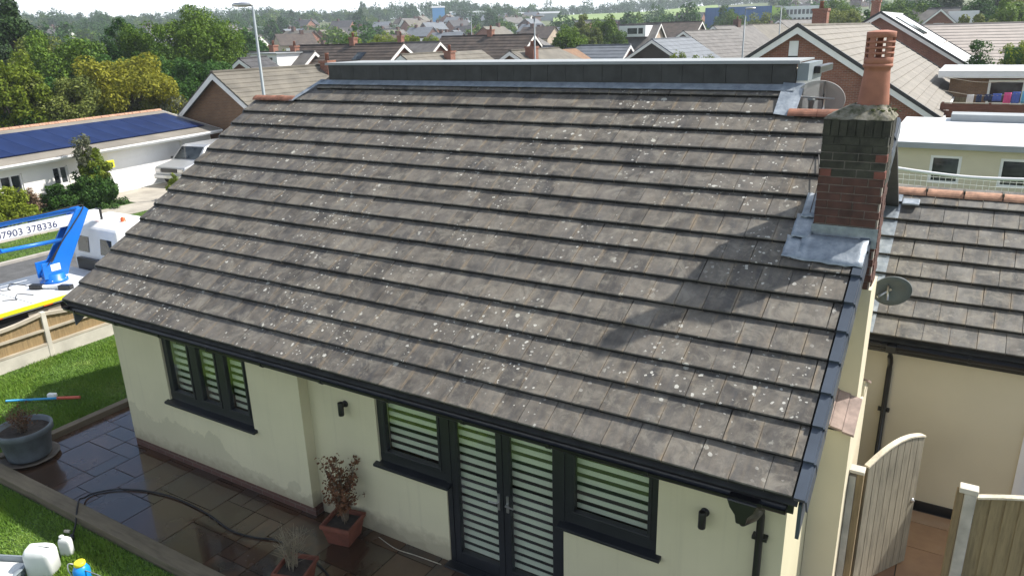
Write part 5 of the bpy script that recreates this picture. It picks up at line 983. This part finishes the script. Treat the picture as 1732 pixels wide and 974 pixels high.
for i, (zz_, l) in enumerate(((3.75, 'upper washing line hanging across the yard'), (3.15, 'lower washing line carrying the clothes'))): tag(MB().tube(smooth([(9.9, 36, zz_+.1), (11.4, 36, zz_-.12), (13, 36, zz_+.02), (15.5, 36, zz_+.6)]), .012, 5).build('washing_line', 'rail_wood'), l, 'washing line')
for i, (x, wd, mt, l, h) in enumerate(((11.05, .28, 'cloth_white', 'pale cloth pegged leftmost on the washing line', .45), (11.4, .22, 'cloth_navy', 'dark narrow cloth pegged second on the washing line', .35), (11.75, .3, 'cloth_navy', 'dark cloth pegged in the middle of the washing line', .3), (12.1, .35, 'cloth_blue', 'dark blue cloth pegged left of the pink one', .35), (12.5, .28, 'cloth_pink', 'pink cloth on the washing line', .55), (12.82, .3, 'cloth_blue', 'bright blue cloth right of the pink one', .55), (13.1, .12, 'cloth_cyan', 'light blue narrow cloth at the right of the washing line', .55))):
    m = MB(); n = 8; zt = 3.08+max(0, (x-11.6))*.12
    for j in range(5):
        for k in range(n+1): m.v.append((x+wd*(k/n-.5), 36+.03*math.sin(k*1.7+j*.6)*(j+1)/4, zt-h*j/4))
    for j in range(4):
        for k in range(n): m.f.append((j*(n+1)+k, j*(n+1)+k+1, (j+1)*(n+1)+k+1, (j+1)*(n+1)+k)); m.sm.append(True)
    o = m.build('washing', mt); so_ = o.modifiers.new('solid', 'SOLIDIFY'); so_.thickness = .012; tag(o, l, 'clothes', 'clothes on the washing line')
pf = thing('garden_fence', 'pale vertical board fence beside the bright shrubs in the middle distance', 'fence', (-5.4, 50, 0))
for i in range(26): MB().cbox((-7.4+i*.16, 49.5+i*.24, 1.9), (.27, .03, 3.6 if False else 3.8), math.atan2(.24, .16)).build('board', 'pale_fence', pf)
# blue school block
sc_ = thing('school_building', 'large blue clad school block with lime corner and white wing on the horizon', 'building', (-52, 249, 0), math.atan2(5.3, 19.4))
gzs = 1.0
MB().box(-15.5, 4.7, 0, 14, gzs, 12.5).build('blue_block', 'blue_cladding', sc_, 0, True); MB().box(4.71, 7.2, .1, 12, gzs, 12.4).build('lime_block', 'lime_cladding', sc_, 0, True); wb = MB().box(7.21, 18.5, .5, 10, gzs, 12.2).build('white_block', 'flat_white', sc_, 0, True)
for r_ in range(3):
    for k in range(9): MB().box(7.8+k*1.18, 8.6+k*1.18, .44, .498, 5.0+r_*2.4, 6.4+r_*2.4).build('window', 'dark_glass', wb, 0, True)
for k in range(14): MB().box(-15.2+k*1.42, -15.12+k*1.42, -.04, -.002, gzs, 12.4).build('seam', 'crane_blue_dark', sc_, 0, True)
# street lamps
def lamp(x, y, z0, h, az, label, s=1.0):
    t_ = thing('street_lamp', label, 'street lamp', (x, y, z0), az, 'street lamps of the estate'); MB().lathe([(.10, 0), (.10, 1.2), (.075, 1.25), (.05, h)], 12, Matrix(), True).build('pole', 'concrete_pale' if s > 1 else 'fascia_grey', t_, 0, True)
    MB().tube([(0, 0, h-.05), (.0, 0, h+.04), (.12, 0, h+.08)], .045, 8).build('bracket', 'fascia_grey', t_, 0, True)
    m = MB(); n = 12; secs = [(-.02, .03, .03), (.06, .12, .07), (.4, .17, .09), (.7, .13, .07), (.8, .03, .03)]
    for xx, a, b in secs:
        for k in range(n): m.v.append((xx, a*math.cos(2*math.pi*k/n), h+.09+b*math.sin(2*math.pi*k/n)))
    for i in range(len(secs)-1):
        for k in range(n): m.f.append((i*n+k, i*n+(k+1) % n, (i+1)*n+(k+1) % n, (i+1)*n+k)); m.sm.append(True)
    m.build('lamp_head', 'steel', t_, 0, True); return t_
lamp(-13.85, 16.35, 0, 7.55, R(215), 'tall grey street lamp beside the road at the left')
lamp(-18.1, 46.7, 0, 7.4, R(10), 'street lamp rising behind the middle of the dormer roof'); lamp(-6.4, 62.1, 0, 7.7, R(20), 'street lamp in front of the blue school block'); lamp(-7.9, 82.3, 0, 8.2, R(160), 'street lamp in front of the white school wing')
lamp(-61, 102, 0, 9.2, R(0), 'thin distant street lamp above the rounded lime trees')

# ------------------------------------------------------------------ trees and shrubs
def crown_q(h, r, base, kind, seed, n, size, z0=0):
    rng = np.random.default_rng(seed); cs = []; rs = []
    if kind == 'cone':
        for _ in range(70): f = rng.uniform(0, 1)**.8; a = rng.uniform(0, 6.28); rad = r*(1-f)**.85*rng.uniform(.5, 1); cs.append((rad*math.cos(a), rad*math.sin(a), base+(h-base)*f*.97)); rs.append(r*(.16+.14*(1-f)))
    else:
        cz = (h+base)/2; hz = (h-base)/2; nl = 7; la = rng.normal(size=(nl, 3)); la /= np.linalg.norm(la, axis=1)[:, None]; amp = rng.uniform(-.28, .22, nl)
        nc = 100 if kind == 'bush' else 60
        for _ in range(nc):
            d = rng.normal(size=3); d /= np.linalg.norm(d); 
            
            k = 1+sum(am*max(0, float(d @ l_))**3 for am, l_ in zip(amp, la)); rad = rng.uniform(.35, .92)*k
            sx = .86 if kind == 'tall' else 1
            zc = cz+d[2]*hz*rad*(1 if d[2] > 0 else .9)
            if kind == 'bush': zc = base+(h-base)*abs(d[2])*min(1, rad*1.05)*.97
            cs.append((d[0]*r*rad*sx, d[1]*r*rad*sx, zc)); rs.append((.5*(r+.4*h) if kind == 'bush' else r)*rng.uniform(.17, .33))
    q = leaves(cs, rs, n, size, seed+1); q[:, 2] += z0; return q, cs
def tree(name, label, cat, x, y, h, r, mat, seed, kind='round', base=None, n=9000, size=.2, group=None, z0=0):
    t_ = thing(name, label, cat, (x, y, z0), 0, group); base = h*.22 if base is None else base
    q, cs = crown_q(h, r, base, kind, seed, int(n*(1.0 if name == 'far_tree' else 1.9)), size); put('crown', leaf_mesh('crown', q, mat), t_, local=True)
    rng = random.Random(seed); mb = MB(); R0 = .022*h+.03; top = Vector((rng.uniform(-.2, .2), rng.uniform(-.2, .2), h*.72 if kind != 'cone' else h*.95))
    mb.tube([(0, 0, -.1), Vector((0, 0, h*.2)), top*.5+Vector((0, 0, 0)), top], [R0*1.3, R0, R0*.75, R0*.2], 8)
    for c_ in rng.sample(cs, 12): a = top*rng.uniform(.25, .7); mb.tube([a, (a+Vector(c_))/2+Vector((0, 0, .1*h*rng.random())), Vector(c_)], [R0*.4, R0*.28, R0*.08], 5, False)
    mb.build('trunk', 'bark', t_, 0, True); return t_
def further(x, y, f): return CX+(x-CX)*f, CY+(y-CY)*f
tree('conifer', 'tall dark conifer at the left picture edge', 'tree', -49.4, 25.1, 9.3, 4.2, 'leaf_conifer', 11, 'cone', .8, 14000, .24)
tree('tree', 'yellow green small tree below the conifer at the left edge', 'tree', -30.9, 15.0, 6.2, 1.6, 'leaf_lime', 12, n=6000, size=.17)
tree('shrub', 'deep green shrub between the conifer and the pale willow', 'shrub', -31.3, 16.4, 5.3, 1.6, 'leaf_deep', 13, n=6500, size=.18); tree('shrub', 'dark green shrub at the left picture edge under the yellow green tree', 'shrub', -32.7, 15.6, 5.0, 1.7, 'leaf_deep', 14, n=6500, size=.18)
tree('tree', 'mid green tree behind the willow', 'tree', -40.9, 24.0, 7.1, 3.1, 'leaf_green', 15, n=11000, size=.2); tree('tree', 'olive green tree between conifer and mid green tree', 'tree', -45.1, 24.7, 7.2, 2.9, 'leaf_olive', 16, n=9000, size=.2); tree('tree', 'deep green tree left of the birch', 'tree', -40.0, 25.8, 6.4, 2.2, 'leaf_deep', 17, n=8000, size=.2)
tree('willow', 'pale olive willow with fine leaves behind the solar panels', 'tree', -29.7, 17.3, 5.3, 2.1, 'leaf_olive', 18, n=10000, size=.14, base=.8)
tree('tree', 'yellow autumn tree above the solar panel roof', 'tree', -29.1, 20.2, 6.0, 2.75, 'leaf_yellow', 19, n=14000, size=.17, base=.9)
tree('birch', 'tall slender birch left of the big oak', 'tree', -40.2, 28.9, 8.7, 2.3, 'leaf_green', 20, 'tall', n=9000, size=.17); tree('birch', 'thin birch behind the tall slender birch', 'tree', -44.2, 30.1, 8.5, 1.9, 'leaf_deep', 21, 'tall', n=6500, size=.18)
tree('oak', 'big broad oak against the sky left of the lamp post', 'tree', -41.3, 34.3, 9.1, 3.9, 'leaf_green', 22, n=17000, size=.2, base=2.2); tree('tree', 'dark green bushy tree under the big oak', 'tree', -33.3, 28.3, 5.9, 2.7, 'leaf_deep', 23, n=10000, size=.19, base=.5); tree('shrub', 'dark shrub between the yellow tree and the big oak', 'shrub', -32.7, 25.7, 5.7, 1.9, 'leaf_deep', 24, n=8000, size=.18, base=.4)
for i, (x, y, h, mt, l) in enumerate(((-27.5, 12.8, 4.3, 'leaf_deep', 'dark hedge shrub at the left picture edge behind the solar panels'), (-27.2, 13.6, 4.2, 'leaf_ivy', 'glossy hedge shrub, second from the left behind the solar panels'), (-26.8, 14.3, 4.1, 'leaf_green', 'mid green hedge shrub, third from the left behind the solar panels'), (-26.4, 15.0, 3.9, 'leaf_ivy', 'low dark hedge shrub, fourth from the left behind the solar panels'), (-26.0, 15.8, 4.0, 'leaf_olive', 'brownish olive hedge shrub, fifth from the left behind the solar panels'), (-25.5, 16.6, 3.8, 'leaf_green', 'low green hedge shrub below the yellow tree, left half'), (-25.0, 17.5, 3.9, 'leaf_grey', 'grey green hedge shrub below the yellow tree'), (-24.4, 18.3, 3.8, 'leaf_olive', 'light hedge shrub below the yellow tree, right half'), (-23.9, 19.1, 3.6, 'leaf_grey', 'low grey green shrub at the roof corner of the solar house'))):
    x, y = further(x, y, 1.10); tree('hedge_shrub', l, 'shrub', x, y, h-.15, 1.75, mt, 30+i, 'bush', .1, 7000, .16, 'hedge behind the solar bungalow')
tree('garden_shrub', 'big rounded conifer shrub wrapped in ivy in front of the white bungalow', 'shrub', -19.0, 11.35, 1.75, 1.25, 'leaf_ivy', 41, 'bush', .0, 9000, .11); tree('garden_shrub', 'yellow green shrub rising from the ivy mound', 'shrub', -19.15, 11.75, 2.3, .75, 'leaf_lime', 42, 'tall', .6, 5000, .11); tree('garden_shrub', 'thin twiggy pale shrub top above the ivy mound', 'shrub', -19.3, 11.5, 3.0, .55, 'leaf_grey', 43, 'tall', 1.2, 1100, .10)
tree('garden_shrub', 'dark low shrub left of the ivy mound', 'shrub', -19.6, 10.35, 1.2, .75, 'leaf_deep', 44, 'bush', 0, 4500, .10); tree('garden_shrub', 'golden green shrub at the left edge beside the white bungalow', 'shrub', -19.0, 8.1, 1.55, 1.15, 'leaf_lime', 45, 'bush', 0, 8000, .11); tree('garden_shrub', 'pinkish shrub between the golden shrub and the bungalow window', 'shrub', -19.9, 9.3, 1.2, .6, 'leaf_pink', 46, 'bush', 0, 3500, .10)
tree('garden_shrub', 'small lime shrub in front of the silver car', 'shrub', -17.0, 13.75, 1.1, .42, 'leaf_lime', 47, 'bush', .1, 1800, .09)
for i, (x, y, h, r, l) in enumerate(((-62.7, 75.8, 7.2, 1.9, 'leftmost'), (-58.9, 76.5, 7.3, 2.1, 'second from the left'), (-59.8, 81.0, 7.0, 1.7, 'third from the left'), (-58.4, 82.1, 7.0, 1.8, 'fourth from the left'), (-57.4, 86.6, 6.9, 1.7, 'rightmost'))): tree('round_tree', 'rounded lime green garden tree behind the skylight house, '+l+' of five', 'tree', x, y, h, r, 'leaf_lime', 50+i, n=4500, size=.22, group='rounded lime trees')
tree('tree', 'broad green tree left of the white dormer house', 'tree', -35.7, 99.4, 8.6, 3.0, 'leaf_green', 56, n=9000, size=.26); tree('tree', 'paler green tree behind the broad green tree', 'tree', -42.9, 107, 8.7, 2.2, 'leaf_olive', 57, n=6000, size=.26); tree('tree', 'rounded green tree between lamp post and slate roof', 'tree', -27.2, 70.5, 6.9, 2.2, 'leaf_green', 58, n=7500, size=.22); tree('tree', 'small tree at the steep gabled house', 'tree', -31.1, 85, 7.2, 1.7, 'leaf_olive', 59, n=5000, size=.24)
for i, (x, y, h, r, mt, l) in enumerate(((-8.9, 53, 4.9, 1.2, 'leaf_lime', 'bright green shrub beside the timber gable'), (-7.8, 53.6, 4.7, 1.1, 'leaf_lime', 'yellow green shrub, second along the pale fence'), (-7.6, 56.6, 4.8, 1.1, 'leaf_olive', 'olive shrub, third along the pale fence'), (-6.6, 58.2, 4.6, 1.0, 'leaf_green', 'dark green shrub near the street lamp at the pale fence'))): tree('shrub', l, 'shrub', x, y, h, r, mt, 62+i, 'bush', .3, 4500, .17)
tree('tree', 'dark tree in front of the blue school block, left', 'tree', -41.4, 187.3, 10.7, 3.6, 'leaf_green', 70, n=5000, size=.45); tree('tree', 'rounded tree in front of the lime school corner', 'tree', -31, 169.4, 9.4, 3.4, 'leaf_olive', 71, n=5000, size=.4)
tree('tree', 'dark round tree right of the chimney pot', 'tree', .8, 83.8, 7.9, 1.2, 'leaf_deep', 72, n=3500, size=.24)
for i, (x, y, h, r, mt) in enumerate(((-6.8, 113, 8.9, 3.4, 'leaf_olive'), (-1, 124, 9.6, 4, 'leaf_green'), (1.5, 132, 10.5, 4.2, 'leaf_deep'), (9.6, 122, 9.8, 4, 'leaf_deep'), (13.5, 100, 8.9, 3.4, 'leaf_green'), (4.6, 144, 11.5, 5, 'leaf_conifer'), (12, 144, 11.8, 5, 'leaf_conifer'), (19, 140, 11.5, 5, 'leaf_deep'), (10.5, 96, 7.4, 2.6, 'leaf_olive'), (-12, 150, 10.8, 4.5, 'leaf_green'), (15.5, 112, 9, 4, 'leaf_olive'))): tree('background_tree', 'tree of the dark belt behind the houses at the upper right', 'tree', x, y, h, r, mt, 80+i, n=5500, size=.36, group='tree belt at upper right')
tree('shrub', 'rounded dark clipped shrub left of the tall hedge', 'shrub', 11.0, 54, 5.3, 1.0, 'leaf_deep', 95, 'bush', .2, 5000, .16)
# clipped hedge at right
hd = thing('clipped_hedge', 'tall square clipped bright green hedge at the right picture edge', 'hedge', (15.2, 51.5, 0)); rng = np.random.default_rng(5); n_ = 500
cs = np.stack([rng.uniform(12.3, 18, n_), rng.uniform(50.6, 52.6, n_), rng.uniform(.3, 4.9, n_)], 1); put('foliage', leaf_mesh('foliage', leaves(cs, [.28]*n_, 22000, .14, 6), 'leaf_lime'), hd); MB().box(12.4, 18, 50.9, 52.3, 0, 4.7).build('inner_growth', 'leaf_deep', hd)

# ------------------------------------------------------------------ far town on the hillside
rf = random.Random(21)
def whereabouts(az, D):
    px = 866+1268*math.tan(.5494-az); up = 'low on the hill' if D < 230 else 'halfway up the hill' if D < 390 else 'high on the hill'
    for lim, l in ((300, 'beyond the hedge'), (420, 'beyond the oak'), (560, 'behind the left lamp'), (760, 'behind the skylight house'), (910, 'behind the middle lamp'), (1140, 'below the pale field')):
        if px < lim: return ', '+up+' '+l
    return ', '+up+' near the blue school'
def far_house(wall, roofm, label):
    h = thing('far_house', label, 'house', (0, 0, 0), 0, 'small houses on the far hillside'); hw, ln, ze, zr = 3.6, 8.5, 4.6, 7.0
    MB().prism([(-hw, -2), (hw, -2), (hw, ze), (0, zr-.05), (-hw, ze)], lambda u, v, w_: (u, w_, v), -ln/2, ln/2).build('wall', wall, h, 0, True); tn = (zr-ze)/hw; e = hw+.35
    for s in (-1, 1): MB().hexa([(0, -ln/2-.3, zr), (s*e, -ln/2-.3, zr-e*tn), (s*e, ln/2+.3, zr-e*tn), (0, ln/2+.3, zr), (0, -ln/2-.3, zr+.15), (s*e, -ln/2-.3, zr-e*tn+.15), (s*e, ln/2+.3, zr-e*tn+.15), (0, ln/2+.3, zr+.15)]).build('roof_slope', roofm, h, 0, True)
    MB().box(-.4, .4, 1.5, 2.3, zr-.4, zr+.9).build('chimney', 'brick_dark', h, 0, True)
    for z in (1.2, 3.3):
        for y in (-2.6, 0, 2.6):
            for s in (-1, 1): MB().box(*sorted((s*(hw+.02), s*(hw+.06))), y-.7, y+.7, z-.5, z+.6).build('window', 'upvc_white' if (z > 2) else 'dark_glass', h, 0, True)
    return h
pro = [far_house('brick_red', 'roof_dark', 'small red brick house with dark roof'), far_house('brick_dark', 'roof_slate', 'small dark brick house with slate roof'), far_house('render_pink', 'roof_brown', 'small pale walled house with brown roof'), far_house('white_wall', 'roof_grey', 'small white walled house with grey roof'), far_house('brick_red', 'roof_beige', 'small brick house with beige roof')]
used = [False]*len(pro); spots = []; bl_ = [o['label'] for o in pro]
def try_spot(az, D, rmin):
    x, y = CX-D*math.sin(az), CY+D*math.cos(az)
    if any((x-a)**2+(y-b)**2 < rmin**2 for a, b in spots): return None
    spots.append((x, y)); return x, y
cnt = 0
for D in list(range(125, 480, 17)):
    naz = int(D*R(58)/15)
    for k in range(naz):
        az = R(6)+R(58)*(k+rf.uniform(.1, .9))/naz; deg_ = math.degrees(az)
        if rf.random() < (.50 if D < 300 else .66): continue
        if deg_ < 13 and D < 300: continue
        if 13 < deg_ < 29 and D > 330: continue
        if deg_ > 50 and (D < 150 or rf.random() < .5): continue
        if cnt > 210: continue
        p_ = try_spot(az, D+rf.uniform(-5, 5), 11)
        if not p_: continue
        i = rf.choice([0, 0, 1, 1, 1, 2, 3, 4] if D > 200 else [0, 2, 3, 4, 4, 1]); o = pro[i] if not used[i] else copy_tree(pro[i]); used[i] = True; o['label'] = bl_[i]+whereabouts(az, D)
        s_ = rf.uniform(.9, 1.15); o.matrix_basis = Matrix.Translation((p_[0], p_[1], ground_h(*p_)-.1)) @ Matrix.Rotation(rf.choice([0, Q, .3, -.4, Q+.25])+rf.uniform(-.08, .08), 4, 'Z') @ Matrix.Diagonal((s_, s_, .85*s_ if D < 200 else s_, 1)); cnt += 1
for i, o in enumerate(pro):
    if not used[i]: o.matrix_basis = Matrix.Translation((-90-12*i, 160, ground_h(-90-12*i, 160)))
# far trees among the houses: a few shapes copied
fp = []
for i, (mt, kind, h, r) in enumerate((('leaf_green', 'round', 8.5, 4.0), ('leaf_deep', 'round', 9.5, 4.4), ('leaf_olive', 'round', 7, 3.4), ('leaf_deep', 'tall', 11, 3.4), ('leaf_lime', 'round', 6, 2.8))):
    o = tree('far_tree', ['mid green rounded tree', 'dark green rounded tree', 'olive green tree', 'tall dark tree', 'lime green tree'][i], 'tree', 0, 0, h, r, mt, 120+i, kind, h*.1, 1500, .75, 'trees among the far houses'); fp.append(o)
fu = [False]*len(fp); cnt = 0; fl_ = [o['label'] for o in fp]
cand = []
for D in list(range(95, 620, 14)):
    naz = int(D*R(62)/11)
    for k in range(naz):
        az = R(4)+R(62)*(k+rf.uniform(0, 1))/naz; deg_ = math.degrees(az)
        if 13 < deg_ < 29 and D > 345: continue
        if deg_ < 13 and 130 < D < 255: continue
        if D < 135 and deg_ < 28: continue
        if D > 250 and rf.random() < .35: continue
        cand.append((az, D))
rf.shuffle(cand)
for az, D in cand:
    if cnt >= 295: break
    p_ = try_spot(az, D+rf.uniform(-6, 6), 7)
    if not p_: continue
    i = rf.choice([0, 0, 1, 1, 2, 3, 4 if D < 250 else 1]); o = fp[i] if not fu[i] else copy_tree(fp[i]); fu[i] = True; o['label'] = fl_[i]+whereabouts(az, D); s_ = rf.uniform(.7, 1.25)*(.75 if D < 200 else 1)
    o.matrix_basis = Matrix.Translation((p_[0], p_[1], ground_h(*p_)-.3)) @ Matrix.Rotation(rf.uniform(0, 6), 4, 'Z') @ Matrix.Diagonal((s_, s_, s_*rf.uniform(.85, 1.15), 1)); cnt += 1
# the wood along the hill crest reads as one mass
rng = np.random.default_rng(77); cs = []; rs = []
for _ in range(900):
    az = R(rng.uniform(-6, 70)); deg_ = math.degrees(az); D = rng.uniform(615, 760) if 12 < deg_ < 28 else rng.uniform(560, 740); x, y = CX-D*math.sin(az), CY+D*math.cos(az); z = ground_h(x, y); hh = rng.uniform(6, 11)+3*math.sin(az*23)+(4 if rng.random() < .06 else 0)
    for _k in range(5): cs.append((x+rng.normal()*2.2, y+rng.normal()*2.2, z+hh*rng.uniform(.15, .9))); rs.append(rng.uniform(1.8, 3.2))
wd_ = put('wood', leaf_mesh('wood', leaves(cs, rs, 170000, 1.35, 78), 'leaf_deep')); tag(stuff(wd_), 'dark belt of woodland along the crest of the far hill', 'wood')
for i, (az, D, wd, dp, h, mt, l) in enumerate(((R(36.2), 520, 8, 8, 9, 'tarp_blue', 'bright blue square block on the far hill'), (R(34), 530, 26, 9, 5.5, 'flat_white', 'long white low shed on the far hill'), (R(29.5), 525, 36, 10, 4.5, 'felt_grey', 'long grey shed on the far hill right of the white one'))):
    x, y = CX-D*math.sin(az), CY+D*math.cos(az); g = ground_h(x, y); b_t = thing('far_shed', l, 'building', (x, y, g), az); MB().box(-wd/2, wd/2, 0, dp, -2, h).build('wall', mt, b_t, 0, True); MB().prism([(-.4, h), (dp/2, h+1.2), (dp+.4, h)], lambda u, v, w_: (w_, u, v), -wd/2-.3, wd/2+.3).build('roof', 'felt_grey', b_t, 0, True)

# ------------------------------------------------------------------ haze
hz = MB().box(-1040, 1060, -1050, 1040, -1.5, 46).mesh('haze', 'flat_white'); hm = bpy.data.materials.new('haze_air'); hm.use_nodes = True; ht_ = hm.node_tree; ht_.nodes.remove(ht_.nodes['Principled BSDF'])
pvn = ht_.nodes.new('ShaderNodeVolumePrincipled'); pvn.inputs['Color'].default_value = (.82, .90, 1.0, 1); pvn.inputs['Density'].default_value = .00045; pvn.inputs['Anisotropy'].default_value = .2; ht_.links.new(pvn.outputs[0], ht_.nodes['Material Output'].inputs['Volume'])
hz.materials.clear(); hz.materials.append(hm); hzo = stuff(put('haze', hz)); tag(hzo, 'thin bluish haze over the distant hillside', 'haze')
